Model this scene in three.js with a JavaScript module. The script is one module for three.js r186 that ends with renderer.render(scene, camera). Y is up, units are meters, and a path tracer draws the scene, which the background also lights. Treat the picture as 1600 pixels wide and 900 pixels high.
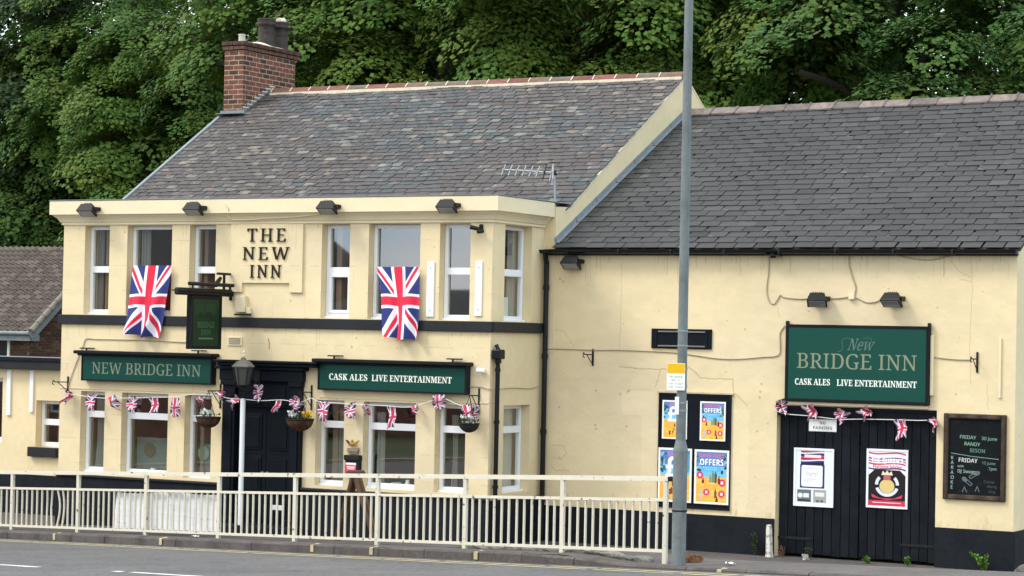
import * as THREE from 'three';
import { mergeGeometries } from 'three/addons/utils/BufferGeometryUtils.js';
import { RoundedBoxGeometry } from 'three/addons/geometries/RoundedBoxGeometry.js';
import { FontLoader } from 'three/addons/loaders/FontLoader.js';
import { TextGeometry } from 'three/addons/geometries/TextGeometry.js';

// ------------------------------------------------------------------ camera, sky, sun, exposure
const W = 1600, HH = 900, F = 3585, R = Math.PI / 180;
const scene = new THREE.Scene();
const camera = new THREE.PerspectiveCamera(2 * Math.atan(450 / F) / R, W / HH, 0.5, 900);
const CP = new THREE.Vector3(17.203, 3.246, 30.809);
camera.position.copy(CP);
camera.rotation.set(1.21 * R, 28.67 * R, 1.167 * R, 'YXZ');
camera.updateMatrixWorld();
const renderer = new THREE.WebGLRenderer({ antialias: true });
renderer.setSize(1024, 576);
renderer.toneMapping = THREE.LinearToneMapping;
renderer.toneMappingExposure = 1.34;
renderer.shadowMap.enabled = true;
const SUN = new THREE.Vector3(-0.62, 0.95, 0.62).normalize();
const sun = new THREE.DirectionalLight(new THREE.Color(1.0, 0.95, 0.87), 1.5);
sun.position.copy(SUN).multiplyScalar(60); sun.castShadow = true; sun.shadow.radius = 28;
sun.shadow.mapSize.set(2048, 2048);
Object.assign(sun.shadow.camera, { left: -40, right: 40, top: 40, bottom: -40, near: 1, far: 160 });
scene.add(sun); scene.add(sun.target);

function rng(a) { return () => { a |= 0; a = a + 0x6D2B79F5 | 0; let t = Math.imul(a ^ a >>> 15, 1 | a); t = t + Math.imul(t ^ t >>> 7, 61 | t) ^ t; return ((t ^ t >>> 14) >>> 0) / 4294967296; }; }
// periodic value noise
function noiser(seed, P) {
  const r = rng(seed), g = new Float32Array(P * P); for (let i = 0; i < P * P; i++) g[i] = r();
  const s = t => t * t * (3 - 2 * t);
  return (x, y) => {
    let xi = Math.floor(x), yi = Math.floor(y); const fx = s(x - xi), fy = s(y - yi);
    xi = ((xi % P) + P) % P; yi = ((yi % P) + P) % P; const x1 = (xi + 1) % P, y1 = (yi + 1) % P;
    const a = g[yi * P + xi], b = g[yi * P + x1], c = g[y1 * P + xi], d = g[y1 * P + x1];
    return a + (b - a) * fx + (c - a) * fy + (a - b - c + d) * fx * fy;
  };
}
function fbmer(seed, base, oct) {   // period 1 in both axes
  const ns = []; for (let o = 0; o < oct; o++) ns.push(noiser(seed + o * 17, base << o));
  return (u, v) => { let s = 0, a = 0.5, t = 0; for (let o = 0; o < oct; o++) { const f = base << o; s += a * ns[o](u * f, v * f); t += a; a *= 0.55; } return s / t; };
}
const clamp = (x, a = 0, b = 1) => Math.min(b, Math.max(a, x));
const sstep = (a, b, x) => { const t = clamp((x - a) / (b - a)); return t * t * (3 - 2 * t); };
const lerp = (a, b, t) => a + (b - a) * t;

{ // bright broken-overcast sky
  const w = 1024, h = 512, data = new Float32Array(w * h * 4), n1 = fbmer(5, 4, 6), n2 = fbmer(9, 8, 5), n3 = fbmer(11, 32, 4);
  for (let j = 0; j < h; j++) for (let i = 0; i < w; i++) {
    const el = ((j + 0.5) / h - 0.5) * Math.PI, k = 4 * (j * w + i);
    const up = Math.max(Math.sin(el), 0.02);
    const az = i / w * Math.PI * 2;
    const px = Math.cos(az) / (up + 0.25) * 0.16, py = Math.sin(az) / (up + 0.25) * 0.16;
    const c = sstep(0.38, 0.60, 0.4 * n1(px + 0.5, py + 0.5) + 0.25 * n2(px * 1.3 + 0.2, py * 1.3 + 0.1) + 0.35 * n3(i / w * 2, el * 0.9 + 0.31));
    let L = lerp(1.45, 1.8, sstep(-0.05, 1.2, el));
    let col = [lerp(0.56, 1.06, c) * L, lerp(0.78, 1.055, c) * L, lerp(0.97, 1.04, c) * L];
    if (el < 0) { const q = sstep(0, -0.15, el); col = col.map((x, m) => lerp(x, [0.35, 0.34, 0.31][m], q)); }
    data[k] = col[0]; data[k + 1] = col[1]; data[k + 2] = col[2]; data[k + 3] = 1;
  }
  const t = new THREE.DataTexture(data, w, h, THREE.RGBAFormat, THREE.FloatType);
  t.mapping = THREE.EquirectangularReflectionMapping; t.magFilter = t.minFilter = THREE.LinearFilter; t.wrapS = THREE.RepeatWrapping; t.needsUpdate = true;
  scene.background = t; scene.environment = t; scene.backgroundIntensity = 1.0; scene.environmentIntensity = 1.0;
}

// ------------------------------------------------------------------ helpers
const V = (x, y, z) => new THREE.Vector3(x, y, z);
const ray = (u, v) => V(u - 800, 450 - v, -F).applyEuler(camera.rotation);
const onZ = (u, v, z) => { const r = ray(u, v); return CP.clone().addScaledVector(r, (z - CP.z) / r.z); };
const onX = (u, v, x) => { const r = ray(u, v); return CP.clone().addScaledVector(r, (x - CP.x) / r.x); };
const ZB = -1.716;                                         // plane of the outbuilding's front
const rectZ = (uL, uR, vT, vB, z) => { const um = (uL + uR) / 2, vm = (vT + vB) / 2; return { x0: onZ(uL, vm, z).x, x1: onZ(uR, vm, z).x, y1: onZ(um, vT, z).y, y0: onZ(um, vB, z).y }; };

const names = {};
function numbered(n) { const k = names[n] = (names[n] ?? -1) + 1; return k ? n + '_' + String(k).padStart(3, '0') : n; }
function wpos(o) { const p = V(0, 0, 0); for (; o && o !== scene; o = o.parent) p.add(o.position); return p; }
function thing(name, label, category, pos = V(0, 0, 0), group) {
  const o = new THREE.Group(); o.name = numbered(name); o.position.copy(pos); scene.add(o);
  o.userData = { label, category }; if (group) o.userData.group = group; return o;
}
function uvM(g) { // uv in metres by dominant normal
  const p = g.attributes.position, n = g.attributes.normal, uv = new Float32Array(p.count * 2);
  for (let i = 0; i < p.count; i++) {
    const ax = Math.abs(n.getX(i)), ay = Math.abs(n.getY(i)), az = Math.abs(n.getZ(i));
    if (ay >= ax && ay >= az) { uv[2 * i] = p.getX(i); uv[2 * i + 1] = p.getZ(i); }
    else if (ax > az) { uv[2 * i] = p.getZ(i); uv[2 * i + 1] = p.getY(i); }
    else { uv[2 * i] = p.getX(i); uv[2 * i + 1] = p.getY(i); }
  }
  g.setAttribute('uv', new THREE.BufferAttribute(uv, 2)); return g;
}
function merge(list) {
  const L = (Array.isArray(list) ? list : [list]).map(g => {
    const keep = g.userData.keep; if (g.index) g = g.toNonIndexed();
    for (const k of Object.keys(g.attributes)) if (!['position', 'normal', 'uv', 'color'].includes(k)) g.deleteAttribute(k);
    if (!keep) uvM(g); return g;
  });
  return L.length === 1 ? L[0] : mergeGeometries(L, false);
}
function meshOf(name, g, m, parent) {
  const o = new THREE.Mesh(g, m); o.name = name; o.castShadow = o.receiveShadow = true; (parent || scene).add(o); return o;
}
function part(name, geoms, m, parent) {                     // geometries given in world coordinates
  const g = merge(geoms), w = wpos(parent); g.translate(-w.x, -w.y, -w.z); return meshOf(name, g, m, parent);
}
function sub(name, parent) { const o = new THREE.Group(); o.name = name; parent.add(o); return o; }
function single(name, geoms, m, label, category, group, pos) {
  const g = merge(geoms); if (!pos) { g.computeBoundingBox(); const b = g.boundingBox; pos = V((b.min.x + b.max.x) / 2, b.min.y, (b.min.z + b.max.z) / 2); }
  g.translate(-pos.x, -pos.y, -pos.z);
  const o = meshOf(numbered(name), g, m, scene); o.position.copy(pos); o.userData = { label, category }; if (group) o.userData.group = group; return o;
}
function structure(name, geoms, m) { const o = meshOf(name, merge(geoms), m, scene); o.userData = { kind: 'structure' }; return o; }
const box = (x0, x1, y0, y1, z0, z1) => new THREE.BoxGeometry(Math.abs(x1 - x0), Math.abs(y1 - y0), Math.abs(z1 - z0)).translate((x0 + x1) / 2, (y0 + y1) / 2, (z0 + z1) / 2);
const rbox = (x0, x1, y0, y1, z0, z1, r = 0.006, s = 1) => { const w = Math.abs(x1 - x0), h = Math.abs(y1 - y0), d = Math.abs(z1 - z0); return new RoundedBoxGeometry(w, h, d, s, Math.min(r, w / 2.2, h / 2.2, d / 2.2)).translate((x0 + x1) / 2, (y0 + y1) / 2, (z0 + z1) / 2); };
function rod(a, b, r0, r1 = r0, seg = 10) {
  const d = b.clone().sub(a), g = new THREE.CylinderGeometry(r1, r0, d.length(), seg);
  g.applyQuaternion(new THREE.Quaternion().setFromUnitVectors(V(0, 1, 0), d.clone().normalize())); return g.translate((a.x + b.x) / 2, (a.y + b.y) / 2, (a.z + b.z) / 2);
}
const tube = (pts, r, seg = 40, rad = 6) => new THREE.TubeGeometry(new THREE.CatmullRomCurve3(pts, false, 'centripetal'), seg, r, rad);
function bar(a, b, w, t) { // rectangular bar from a to b: w vertical-ish, t horizontal
  const d = b.clone().sub(a), g = new THREE.BoxGeometry(d.length(), w, t);
  const x = d.clone().normalize(), z = x.clone().cross(V(0, 1, 0)).normalize(), y = z.clone().cross(x);
  g.applyMatrix4(new THREE.Matrix4().makeBasis(x, y, z)); return g.translate((a.x + b.x) / 2, (a.y + b.y) / 2, (a.z + b.z) / 2);
}
function rectShape(x0, x1, y0, y1) { const s = new THREE.Shape(); s.moveTo(x0, y0); s.lineTo(x1, y0); s.lineTo(x1, y1); s.lineTo(x0, y1); s.closePath(); return s; }
function pathHole(h) { const p = new THREE.Path(); p.moveTo(h[0], h[2]); p.lineTo(h[0], h[3]); p.lineTo(h[1], h[3]); p.lineTo(h[1], h[2]); p.closePath(); return p; }
function wallZ(x0, x1, y0, y1, zf, t, holes = []) { const s = rectShape(x0, x1, y0, y1); for (const h of holes) s.holes.push(pathHole(h)); return new THREE.ExtrudeGeometry(s, { depth: t, bevelEnabled: false }).translate(0, 0, zf - t); }
function wallX(z0, z1, y0, y1, xf, t, holes = []) { // faces +x; z0>z1
  const s = rectShape(-z0, -z1, y0, y1); for (const h of holes) s.holes.push(pathHole([-h[0], -h[1], h[2], h[3]]));
  return new THREE.ExtrudeGeometry(s, { depth: t, bevelEnabled: false }).rotateY(Math.PI / 2).translate(xf - t, 0, 0);
}
const poly = (pts) => { const s = new THREE.Shape(); pts.forEach(([x, y], i) => i ? s.lineTo(x, y) : s.moveTo(x, y)); s.closePath(); return s; };
function sheetQuad(a, b, c, d) { // a bl, b br, c tr, d tl
  const g = new THREE.BufferGeometry(); g.setAttribute('position', new THREE.Float32BufferAttribute([a, b, c, a, c, d].flatMap(p => [p.x, p.y, p.z]), 3));
  g.setAttribute('uv', new THREE.Float32BufferAttribute([0, 0, 1, 0, 1, 1, 0, 0, 1, 1, 0, 1], 2)); g.computeVertexNormals(); g.userData.keep = true; return g;
}
function grid(nu, nv, fn, keepUV = true) { // fn(u,v) -> Vector3
  const pos = [], uv = [], idx = [];
  for (let j = 0; j <= nv; j++) for (let i = 0; i <= nu; i++) { const p = fn(i / nu, j / nv); pos.push(p.x, p.y, p.z); uv.push(i / nu, j / nv); }
  for (let j = 0; j < nv; j++) for (let i = 0; i < nu; i++) { const a = j * (nu + 1) + i; idx.push(a, a + 1, a + nu + 2, a, a + nu + 2, a + nu + 1); }
  const g = new THREE.BufferGeometry(); g.setAttribute('position', new THREE.Float32BufferAttribute(pos, 3)); g.setAttribute('uv', new THREE.Float32BufferAttribute(uv, 2)); g.setIndex(idx); g.computeVertexNormals(); g.userData.keep = keepUV; return g;
}

// ------------------------------------------------------------------ textures and materials
function dataTex(n, fn, srgb = true, mPerTile = 1) {
  const d = new Uint8Array(n * n * 4);
  for (let j = 0; j < n; j++) for (let i = 0; i < n; i++) { const c = fn(i / n, j / n), k = 4 * (j * n + i); d[k] = clamp(c[0]) * 255; d[k + 1] = clamp(c[1]) * 255; d[k + 2] = clamp(c[2]) * 255; d[k + 3] = 255; }
  const t = new THREE.DataTexture(d, n, n); t.wrapS = t.wrapT = THREE.RepeatWrapping; t.magFilter = THREE.LinearFilter; t.minFilter = THREE.LinearMipmapLinearFilter; t.generateMipmaps = true;
  if (srgb) t.colorSpace = THREE.SRGBColorSpace; t.repeat.set(1 / mPerTile, 1 / mPerTile); t.needsUpdate = true; return t;
}
const s2 = x => x <= 0.0031308 ? x * 12.92 : 1.055 * Math.pow(x, 1 / 2.4) - 0.055;   // linear -> sRGB
function canvasTex(w, h, draw, srgb = true) {
  const c = document.createElement('canvas'); c.width = w; c.height = h; const x = c.getContext('2d'); draw(x, w, h);
  const t = new THREE.CanvasTexture(c); if (srgb) t.colorSpace = THREE.SRGBColorSpace; t.anisotropy = 4; return t;
}
const rgb = (r, g, b) => new THREE.Color().setRGB(r, g, b);
const mat = (r, g, b, rough = 0.7, extra = {}) => new THREE.MeshPhysicalMaterial({ color: rgb(r, g, b), roughness: rough, specularIntensity: 0.45, side: THREE.DoubleSide, ...extra });
const fA = fbmer(21, 4, 6), fB = fbmer(33, 8, 5), fC = fbmer(47, 2, 7), fD = fbmer(58, 16, 4);
const bumpFine = dataTex(512, (u, v) => { const x = 0.6 * fD(u, v) + 0.4 * fB(u, v); return [x, x, x]; }, false, 1.1);
// gently mottled paint: variation around a base colour (linear), amount a
function paintTex(base, a, tile, n = 512, seed = 3) {
  const q = fbmer(seed, 3, 6), w = fbmer(seed + 5, 24, 3);
  return dataTex(n, (u, v) => { const k = 1 + a * ((q(u, v) - 0.5) * 2.0 + (w(u, v) - 0.5) * 1.1); return base.map(c => s2(c * k)); }, true, tile);
}
const CREAM = [0.74, 0.602, 0.372];
// painted render of one whole facade, with its own stains, cracks and repairs (metres -> canvas)
function facadeTex(w, h, x0, y0, mw, mh, seed, draw) {
  const q = fbmer(seed, 6, 6), q2 = fbmer(seed + 9, 40, 3), q3 = fbmer(seed + 3, 3, 5);
  const t = canvasTex(w, h, (c) => {
    const im = c.createImageData(w, h);
    for (let j = 0; j < h; j++) for (let i = 0; i < w; i++) {
      const u = i / w, v = j / h, k = 1 + 0.10 * (q(u, v) - 0.5) * 2 + 0.06 * (q2(u, v) - 0.5) * 2, g = sstep(0.50, 0.66, q3(u, v) * 0.75 + q(u, v) * 0.25) * 0.09, p = 4 * (j * w + i);
      im.data[p] = 255 * s2(CREAM[0] * (k - g)); im.data[p + 1] = 255 * s2(CREAM[1] * (k - g)); im.data[p + 2] = 255 * s2(CREAM[2] * (k - g * 0.5)); im.data[p + 3] = 255;
    }
    c.putImageData(im, 0, 0);
    c.save(); c.scale(w / mw, -h / mh); c.translate(-x0, -(y0 + mh)); draw(c); c.restore();
  });
  t.wrapS = t.wrapT = THREE.RepeatWrapping; t.repeat.set(1 / mw, 1 / mh); t.offset.set(-x0 / mw, -y0 / mh); return t;
}
function crack(c, pts, w = 0.012, col = 'rgba(120,95,60,0.55)', seed = 1) {
  const r = rng(seed); c.strokeStyle = col; c.lineWidth = w; c.lineCap = 'round'; c.lineJoin = 'round'; c.beginPath();
  for (let i = 0; i < pts.length - 1; i++) for (let k = 0; k < 8; k++) { const t = k / 8, x = lerp(pts[i][0], pts[i + 1][0], t) + (r() - 0.5) * 0.016, y = lerp(pts[i][1], pts[i + 1][1], t) + (r() - 0.5) * 0.016; i + k ? c.lineTo(x, y) : c.moveTo(x, y); }
  c.lineTo(...pts[pts.length - 1]); c.stroke();
}
const pz = (u, v, z = ZB) => { const p = onZ(u, v, z); return [p.x, p.y]; };
function spot(c, x, y, r, col) { const g = c.createRadialGradient(x, y, 0, x, y, r); g.addColorStop(0, col); g.addColorStop(0.6, col); g.addColorStop(1, 'rgba(150,120,80,0)'); c.fillStyle = g; c.beginPath(); c.arc(x, y, r, 0, 7); c.fill(); }
const pubMap = facadeTex(2048, 1400, -8.5, -0.5, 8.6, 6.0, 71, c => {
  const r = rng(4); // scored block joints in the render, faint and broken
  for (let y = 0.95; y < 5; y += 0.42) for (let x = -8.4; x < 0; x += 0.18) if (r() < 0.42) crack(c, [[x, y], [x + 0.18, y]], 0.008, `rgba(130,105,65,${0.12 + 0.16 * r()})`, 1 + (r() * 999 | 0));
  for (let y = 0.95, k = 0; y < 5; y += 0.42, k++) for (let x = -8.4 + (k % 2) * 0.3; x < 0; x += 0.62) if (r() < 0.45) crack(c, [[x, y], [x, y + 0.42]], 0.007, `rgba(130,105,65,${0.10 + 0.14 * r()})`, 1 + (r() * 999 | 0));
  for (let i = 0; i < 40; i++) spot(c, -8.4 + 8.4 * r(), 0.8 + 4.2 * r(), 0.01 + 0.02 * r(), `rgba(125,95,55,${0.2 + 0.2 * r()})`);
  for (let i = 0; i < 150; i++) { const x = -8.4 + 8.4 * r(), y = [3.3, 4.98, 2.62][i % 3], l = 0.05 + 0.4 * r() * r(); crack(c, [[x, y], [x + 0.012 * (r() - 0.5), y - l]], 0.006 + 0.012 * r(), `rgba(140,110,68,${0.08 + 0.16 * r()})`, 300 + i); }
  crack(c, [pz(420, 530, 0), pz(421, 545, 0)], 0.02, 'rgba(100,80,60,0.6)', 8);
});
const barnMap = facadeTex(2048, 1280, -0.4, -0.4, 8.2, 5.2, 91, c => {
  const r = rng(14);
  c.fillStyle = 'rgba(255,238,200,0.16)'; // lighter repainted patches
  for (const [a, b] of [[[972, 610], [1026, 650]], [[1003, 650], [1026, 800]], [[1143, 640], [1168, 800]]]) { const p = pz(...a), q = pz(...b); c.fillRect(p[0], q[1], q[0] - p[0], p[1] - q[1]); }
  const L = (w, col, seed, ...px) => crack(c, px.map(p => pz(...p)), w, col, seed);
  const dk = 'rgba(150,125,85,0.45)', lt = 'rgba(160,135,95,0.32)';
  L(0.016, dk, 1, [968, 573], [1000, 576], [1032, 577], [1060, 576], [1074, 573], [1085, 580], [1094, 590], [1108, 592], [1145, 592], [1146, 612], [1168, 634]);
  L(0.014, dk, 2, [1032, 577], [1028, 592], [1024, 604]); L(0.012, lt, 3, [971, 410], [971, 460], [968, 545]); L(0.012, lt, 4, [866, 515], [880, 517], [890, 530], [897, 542]);
  L(0.012, lt, 5, [1517, 400], [1519, 450], [1515, 540], [1517, 600]); L(0.012, lt, 6, [1542, 600], [1544, 640]); L(0.014, lt, 7, [1486, 408], [1500, 425], [1516, 433]); L(0.012, lt, 17, [1500, 436], [1518, 440]);
  L(0.014, lt, 9, [862, 696], [880, 696], [885, 708], [876, 718], [864, 714]); L(0.014, lt, 10, [860, 727], [868, 735], [890, 735]);
  L(0.012, lt, 11, [1215, 480], [1218, 496]); L(0.012, lt, 12, [1020, 800], [1028, 790]);
  for (const [u, v] of [[931, 610], [981, 612], [874, 636], [930, 664], [931, 670], [979, 666], [1187, 621], [1190, 600], [1183, 674], [983, 610], [875, 436], [880, 440], [1188, 612]]) { const p = pz(u, v); spot(c, p[0], p[1], 0.022, 'rgba(140,112,72,0.42)'); }
  for (let i = 0; i < 60; i++) spot(c, 8 * r(), 0.6 + 4 * r(), 0.006 + 0.016 * r(), `rgba(125,95,55,${0.15 + 0.2 * r()})`);
  // streaks of run-off dirt under the gutter, broken and grainy
  for (let i = 0; i < 90; i++) { const x = 0.2 + 7.4 * r(), l = 0.1 + 0.5 * r() * r(); crack(c, [[x, 4.58], [x + 0.01, 4.58 - l]], 0.006 + 0.01 * r(), `rgba(140,112,70,${0.10 + 0.16 * r()})`, 50 + i); }
  for (let i = 0; i < 70; i++) { const x = 0.2 + 7.4 * r(), l = 0.05 + 0.25 * r() * r(), y = 0.58; crack(c, [[x, y], [x + 0.01, y + l]], 0.012 + 0.02 * r(), `rgba(120,98,66,${0.05 + 0.12 * r()})`, 150 + i); }
});
const mk = (map, rough, bumpScale = 0.002, extra = {}) => new THREE.MeshPhysicalMaterial({ map, roughness: rough, bumpMap: bumpFine, bumpScale, specularIntensity: 0.4, side: THREE.DoubleSide, ...extra });
const M = {
  pubWall: mk(pubMap, 0.82, 0.004), barnWall: mk(barnMap, 0.84, 0.005),
  cream: mk(paintTex(CREAM, 0.08, 2.3, 512, 13), 0.8, 0.003),
  creamTrim: mk(paintTex([0.78, 0.66, 0.44], 0.06, 1.7, 256, 15), 0.7, 0.002),
  black: mk(paintTex([0.011, 0.012, 0.014], 0.35, 1.5, 256, 17), 0.5, 0.002, { specularIntensity: 0.22 }),
  blackDoor: mk(paintTex([0.006, 0.008, 0.012], 0.3, 1.2, 256, 19), 0.45, 0.0012, { specularIntensity: 0.22 }),
  plinth: mk(paintTex([0.012, 0.014, 0.018], 0.4, 1.9, 256, 23), 0.6, 0.006, { specularIntensity: 0.25 }),
  band: mk(paintTex([0.022, 0.023, 0.025], 0.3, 1.4, 256, 25), 0.5, 0.003),
  upvc: mat(0.80, 0.81, 0.82, 0.35), white: mat(0.75, 0.75, 0.74, 0.5), greyMetal: mat(0.30, 0.31, 0.32, 0.45, { metalness: 0.6 }),
  glass: new THREE.MeshPhysicalMaterial({ color: rgb(0.93, 0.97, 0.96), roughness: 0.02, transmission: 1, thickness: 0, ior: 2.8 }),
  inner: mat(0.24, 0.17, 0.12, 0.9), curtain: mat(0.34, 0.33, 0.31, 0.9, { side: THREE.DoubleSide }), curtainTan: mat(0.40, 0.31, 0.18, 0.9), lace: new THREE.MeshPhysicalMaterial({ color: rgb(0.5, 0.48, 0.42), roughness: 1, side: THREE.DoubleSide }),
  film: new THREE.MeshPhysicalMaterial({ color: rgb(0.09, 0.105, 0.10), roughness: 0.6, side: THREE.DoubleSide }),
  lead: mk(paintTex([0.22, 0.245, 0.26], 0.25, 0.7, 256, 29), 0.5, 0.004), mortar: mk(paintTex([0.66, 0.58, 0.43], 0.25, 0.5, 256, 31), 0.9, 0.01),
  gutter: mat(0.010, 0.010, 0.012, 0.22), darkDeck: mat(0.10, 0.075, 0.055, 0.95),
  post: mk(paintTex([0.155, 0.172, 0.170], 0.28, 0.9, 256, 37), 0.55, 0.002, { metalness: 0.15 }),
  wood: mk(paintTex([0.10, 0.055, 0.03], 0.5, 0.4, 256, 41), 0.6, 0.004), woodWorn: mk(paintTex([0.075, 0.05, 0.034], 0.8, 0.3, 256, 43), 0.7, 0.004),
  cable: mat(0.42, 0.35, 0.23, 0.7), iron: mat(0.012, 0.012, 0.012, 0.5), rubber: mat(0.02, 0.02, 0.02, 0.8),
  terracotta: mk(paintTex([0.062, 0.05, 0.045], 0.7, 0.5, 256, 45), 0.85, 0.01),
};
const fencePaint = mk(dataTex(512, (u, v) => { // cream paint with rust and grime flecks
  const r = sstep(0.65, 0.74, fB(u, v) * 0.6 + fD(u, v) * 0.4), g = fA(v, u); const k = 0.92 + 0.16 * g;
  return [s2(lerp(0.64 * k, 0.20, r)), s2(lerp(0.59 * k, 0.11, r)), s2(lerp(0.48 * k, 0.06, r))];
}, true, 0.8), 0.55, 0.002);
console.log('materials');

// ------------------------------------------------------------------ ground, road, kerb
const SA = 0.958, SB = 0.287;                                  // along-road direction (x, z)
const sOf = (x, z) => x * SA + (z - 3.65) * SB, nOf = (x, z) => -x * SB + (z - 3.65) * SA;
const xz = (s, n) => [s * SA - n * SB, 3.65 + s * SB + n * SA];
const roadH = s => 0.31 + 0.05125 * clamp(s, -60, 70);
const dip = s => 0.085 * sstep(4.2, 5.2, s);                   // dropped kerb towards the gates
const paveH = s => roadH(s) - dip(s);
const baseH = x => x < -8.4 ? -0.10 : x < -3.9 ? lerp(-0.11, 0, (x + 8.4) / 4.5) : 0;
const wallAt = x => x < -8.42 ? -1.2 : x < 0 ? 0 : ZB;
function groundH(x, z) {
  const n = nOf(x, z), s = sOf(x, z); if (n >= -0.15) return paveH(s);
  const zl = 3.65 + x * SB / SA, d = (zl - z) / Math.max(0.6, zl - wallAt(x)); return lerp(paveH(x / SA), baseH(x), sstep(0.02, 0.95, d)) ;
}
const asphaltTex = (base, seed, tile) => { const a = fbmer(seed, 128, 2), b = fbmer(seed + 4, 3, 5), c = fbmer(seed + 8, 8, 4), d = noiser(seed + 12, 64), e = noiser(seed + 14, 8); return dataTex(1024, (u, v) => { const sp = a(u, v), ck = sstep(0.035, 0.0, Math.abs(b(u, v) - 0.5)) * sstep(0.45, 0.6, c(v, u)) * 0.22, k = 0.70 + 0.60 * sp + 0.45 * (b(u, v) - 0.5) + 0.25 * (c(u, v) - 0.5) + 0.22 * (d(e(u * 8, v * 3) * 1.2 + u * 2, v * 64) - 0.5) - ck; return base.map(x => s2(x * k)); }, true, tile); };
{ const rt = asphaltTex([0.108, 0.101, 0.099], 101, 5.0); rt.rotation = -0.291; M.road = mk(rt, 0.85, 0.008); }
M.pave = mk(asphaltTex([0.105, 0.092, 0.085], 111, 2.2), 0.9, 0.008);
M.kerb = mk(paintTex([0.088, 0.075, 0.070], 0.45, 0.9, 512, 115), 0.9, 0.01);
M.soil = mk(paintTex([0.05, 0.06, 0.025], 0.5, 4, 256, 117), 0.95, 0.03);
{
  const hill = (x, z) => { const n = nOf(x, z), s = sOf(x, z); let h; if (n > -0.3) h = n < 15 ? roadH(s) - 0.5 : roadH(s) - 0.06; else h = Math.min(groundH(x, Math.max(z, -3)), 0) - 0.4; if (z < -9) h = lerp(h, 2.2 + 0.8 * Math.sin(x * 0.13), sstep(-9, -34, z)); return h; };
  const g = grid(150, 150, (u, v) => { const k = t => { const q = 2 * t - 1; return (0.12 * q + 0.88 * q * q * q) * 260; }; const x = k(u), z = 6 - k(v); return V(x, hill(x, z), z); }, false); structure('terrain', g, M.soil);
  const strip = (s0, s1, ns, n0, n1, nn, h) => grid(ns, nn, (u, v) => { const s = lerp(s0, s1, u), n = lerp(n1, n0, v), [x, z] = xz(s, n); return V(x, h(s, n), z); }, false);
  structure('road', strip(-60, 60, 120, 0.40, 14.0, 12, s => roadH(s) - 0.12), M.road);
  structure('opposite_pavement', strip(-60, 60, 60, 14.0, 24, 4, s => roadH(s)), M.pave);
  structure('pavement', grid(120, 24, (u, v) => { const x = lerp(-24, 18, u), zk = 3.65 + x * SB / SA + 0.32 / SA, z = lerp(zk, -2.6, v); return V(x, groundH(x, z) - 0.002, z); }, false), M.pave);
  // kerb stones
  const k = new THREE.Group(); k.name = 'kerb'; k.userData = { kind: 'structure' }; scene.add(k); const r = rng(7);
  for (let i = -24; i < 20; i++) {
    const s0 = i * 0.915 + 0.004, s1 = s0 + 0.905, top = s => paveH(s) + 0.004, j = (r() - 0.5) * 0.006, off = (r() - 0.5) * 0.012, pos = [], cs = [];
    const sec = [[0.31, 0], [0.42, 0], [0.445, -0.022], [0.452, -0.3], [0.31, -0.3]]; const shape = sec.map(([n, y]) => [n + off, y]);
    const pts = [s0, s1].map(s => shape.map(([n, y]) => { const [x, z] = xz(s, n); return V(x, top(s) + y + j, z); }));
    for (let a = 0; a < 4; a++) pos.push(pts[0][a], pts[0][a + 1], pts[1][a + 1], pts[0][a], pts[1][a + 1], pts[1][a]);
    for (let a = 1; a < 4; a++) pos.push(pts[0][0], pts[0][a + 1], pts[0][a], pts[1][0], pts[1][a], pts[1][a + 1]);
    const g = new THREE.BufferGeometry(); g.setAttribute('position', new THREE.Float32BufferAttribute(pos.flatMap(p => [p.x, p.y, p.z]), 3)); g.computeVertexNormals();
    meshOf('kerb_stone', merge(g), M.kerb, k);
  }
  // worn painted lines: real strips, broken where the paint is gone
  const line = (s0, s1, n, w, seed) => { const q = noiser(seed, 64), L = []; const st = 0.06; for (let s = s0; s < s1; s += st) { const e = (q(s * 3, 1) - 0.5) * 0.012; if (q(s * 5.3, 7) + 0.5 * q(s * 17, 3) < 0.34) continue; const c = [[s, n - w / 2 + e], [s + st, n - w / 2 + e], [s + st, n + w / 2 + e], [s, n + w / 2 + e]].map(([a, b]) => { const [x, z] = xz(a, b); return V(x, roadH(a) - 0.116, z); }); L.push(sheetQuad(c[3], c[2], c[1], c[0])); } L.forEach(g => g.userData.keep = false); return L; };
  M.yellow = mk(paintTex([0.42, 0.36, 0.20], 0.5, 0.4, 256, 119), 0.8, 0.004); M.lineWhite = mk(paintTex([0.62, 0.61, 0.57], 0.35, 0.5, 256, 121), 0.75, 0.004);
  structure('yellow_line', line(-22, 16, 0.72, 0.07, 3), M.yellow); structure('yellow_line_001', line(-22, 16, 0.92, 0.07, 5), M.yellow);
  structure('lane_marking', line(-5.4, -1.25, 4.42, 0.1, 9), M.lineWhite); structure('lane_marking_001', line(0.38, 4.5, 4.36, 0.1, 11), M.lineWhite);
  // yellow loading dashes on the kerb face
  const ticks = []; for (const s of [-6.9, -4.05, -0.5, 0.75, 2.8, 6.9]) { const p = [0, 0.07].map(d => { const [x, z] = xz(s + d, 0.462); const [x2, z2] = xz(s + d, 0.34); return [V(x, paveH(s) - 0.10, z), V(x, paveH(s) - 0.005, z), V(x2, paveH(s) + 0.012, z2)]; }); ticks.push(sheetQuad(p[0][0], p[1][0], p[1][1], p[0][1]), sheetQuad(p[0][1], p[1][1], p[1][2], p[0][2])); }
  ticks.forEach(g => g.userData.keep = false); structure('kerb_marking', ticks, M.yellow);
}
console.log('ground');

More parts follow.
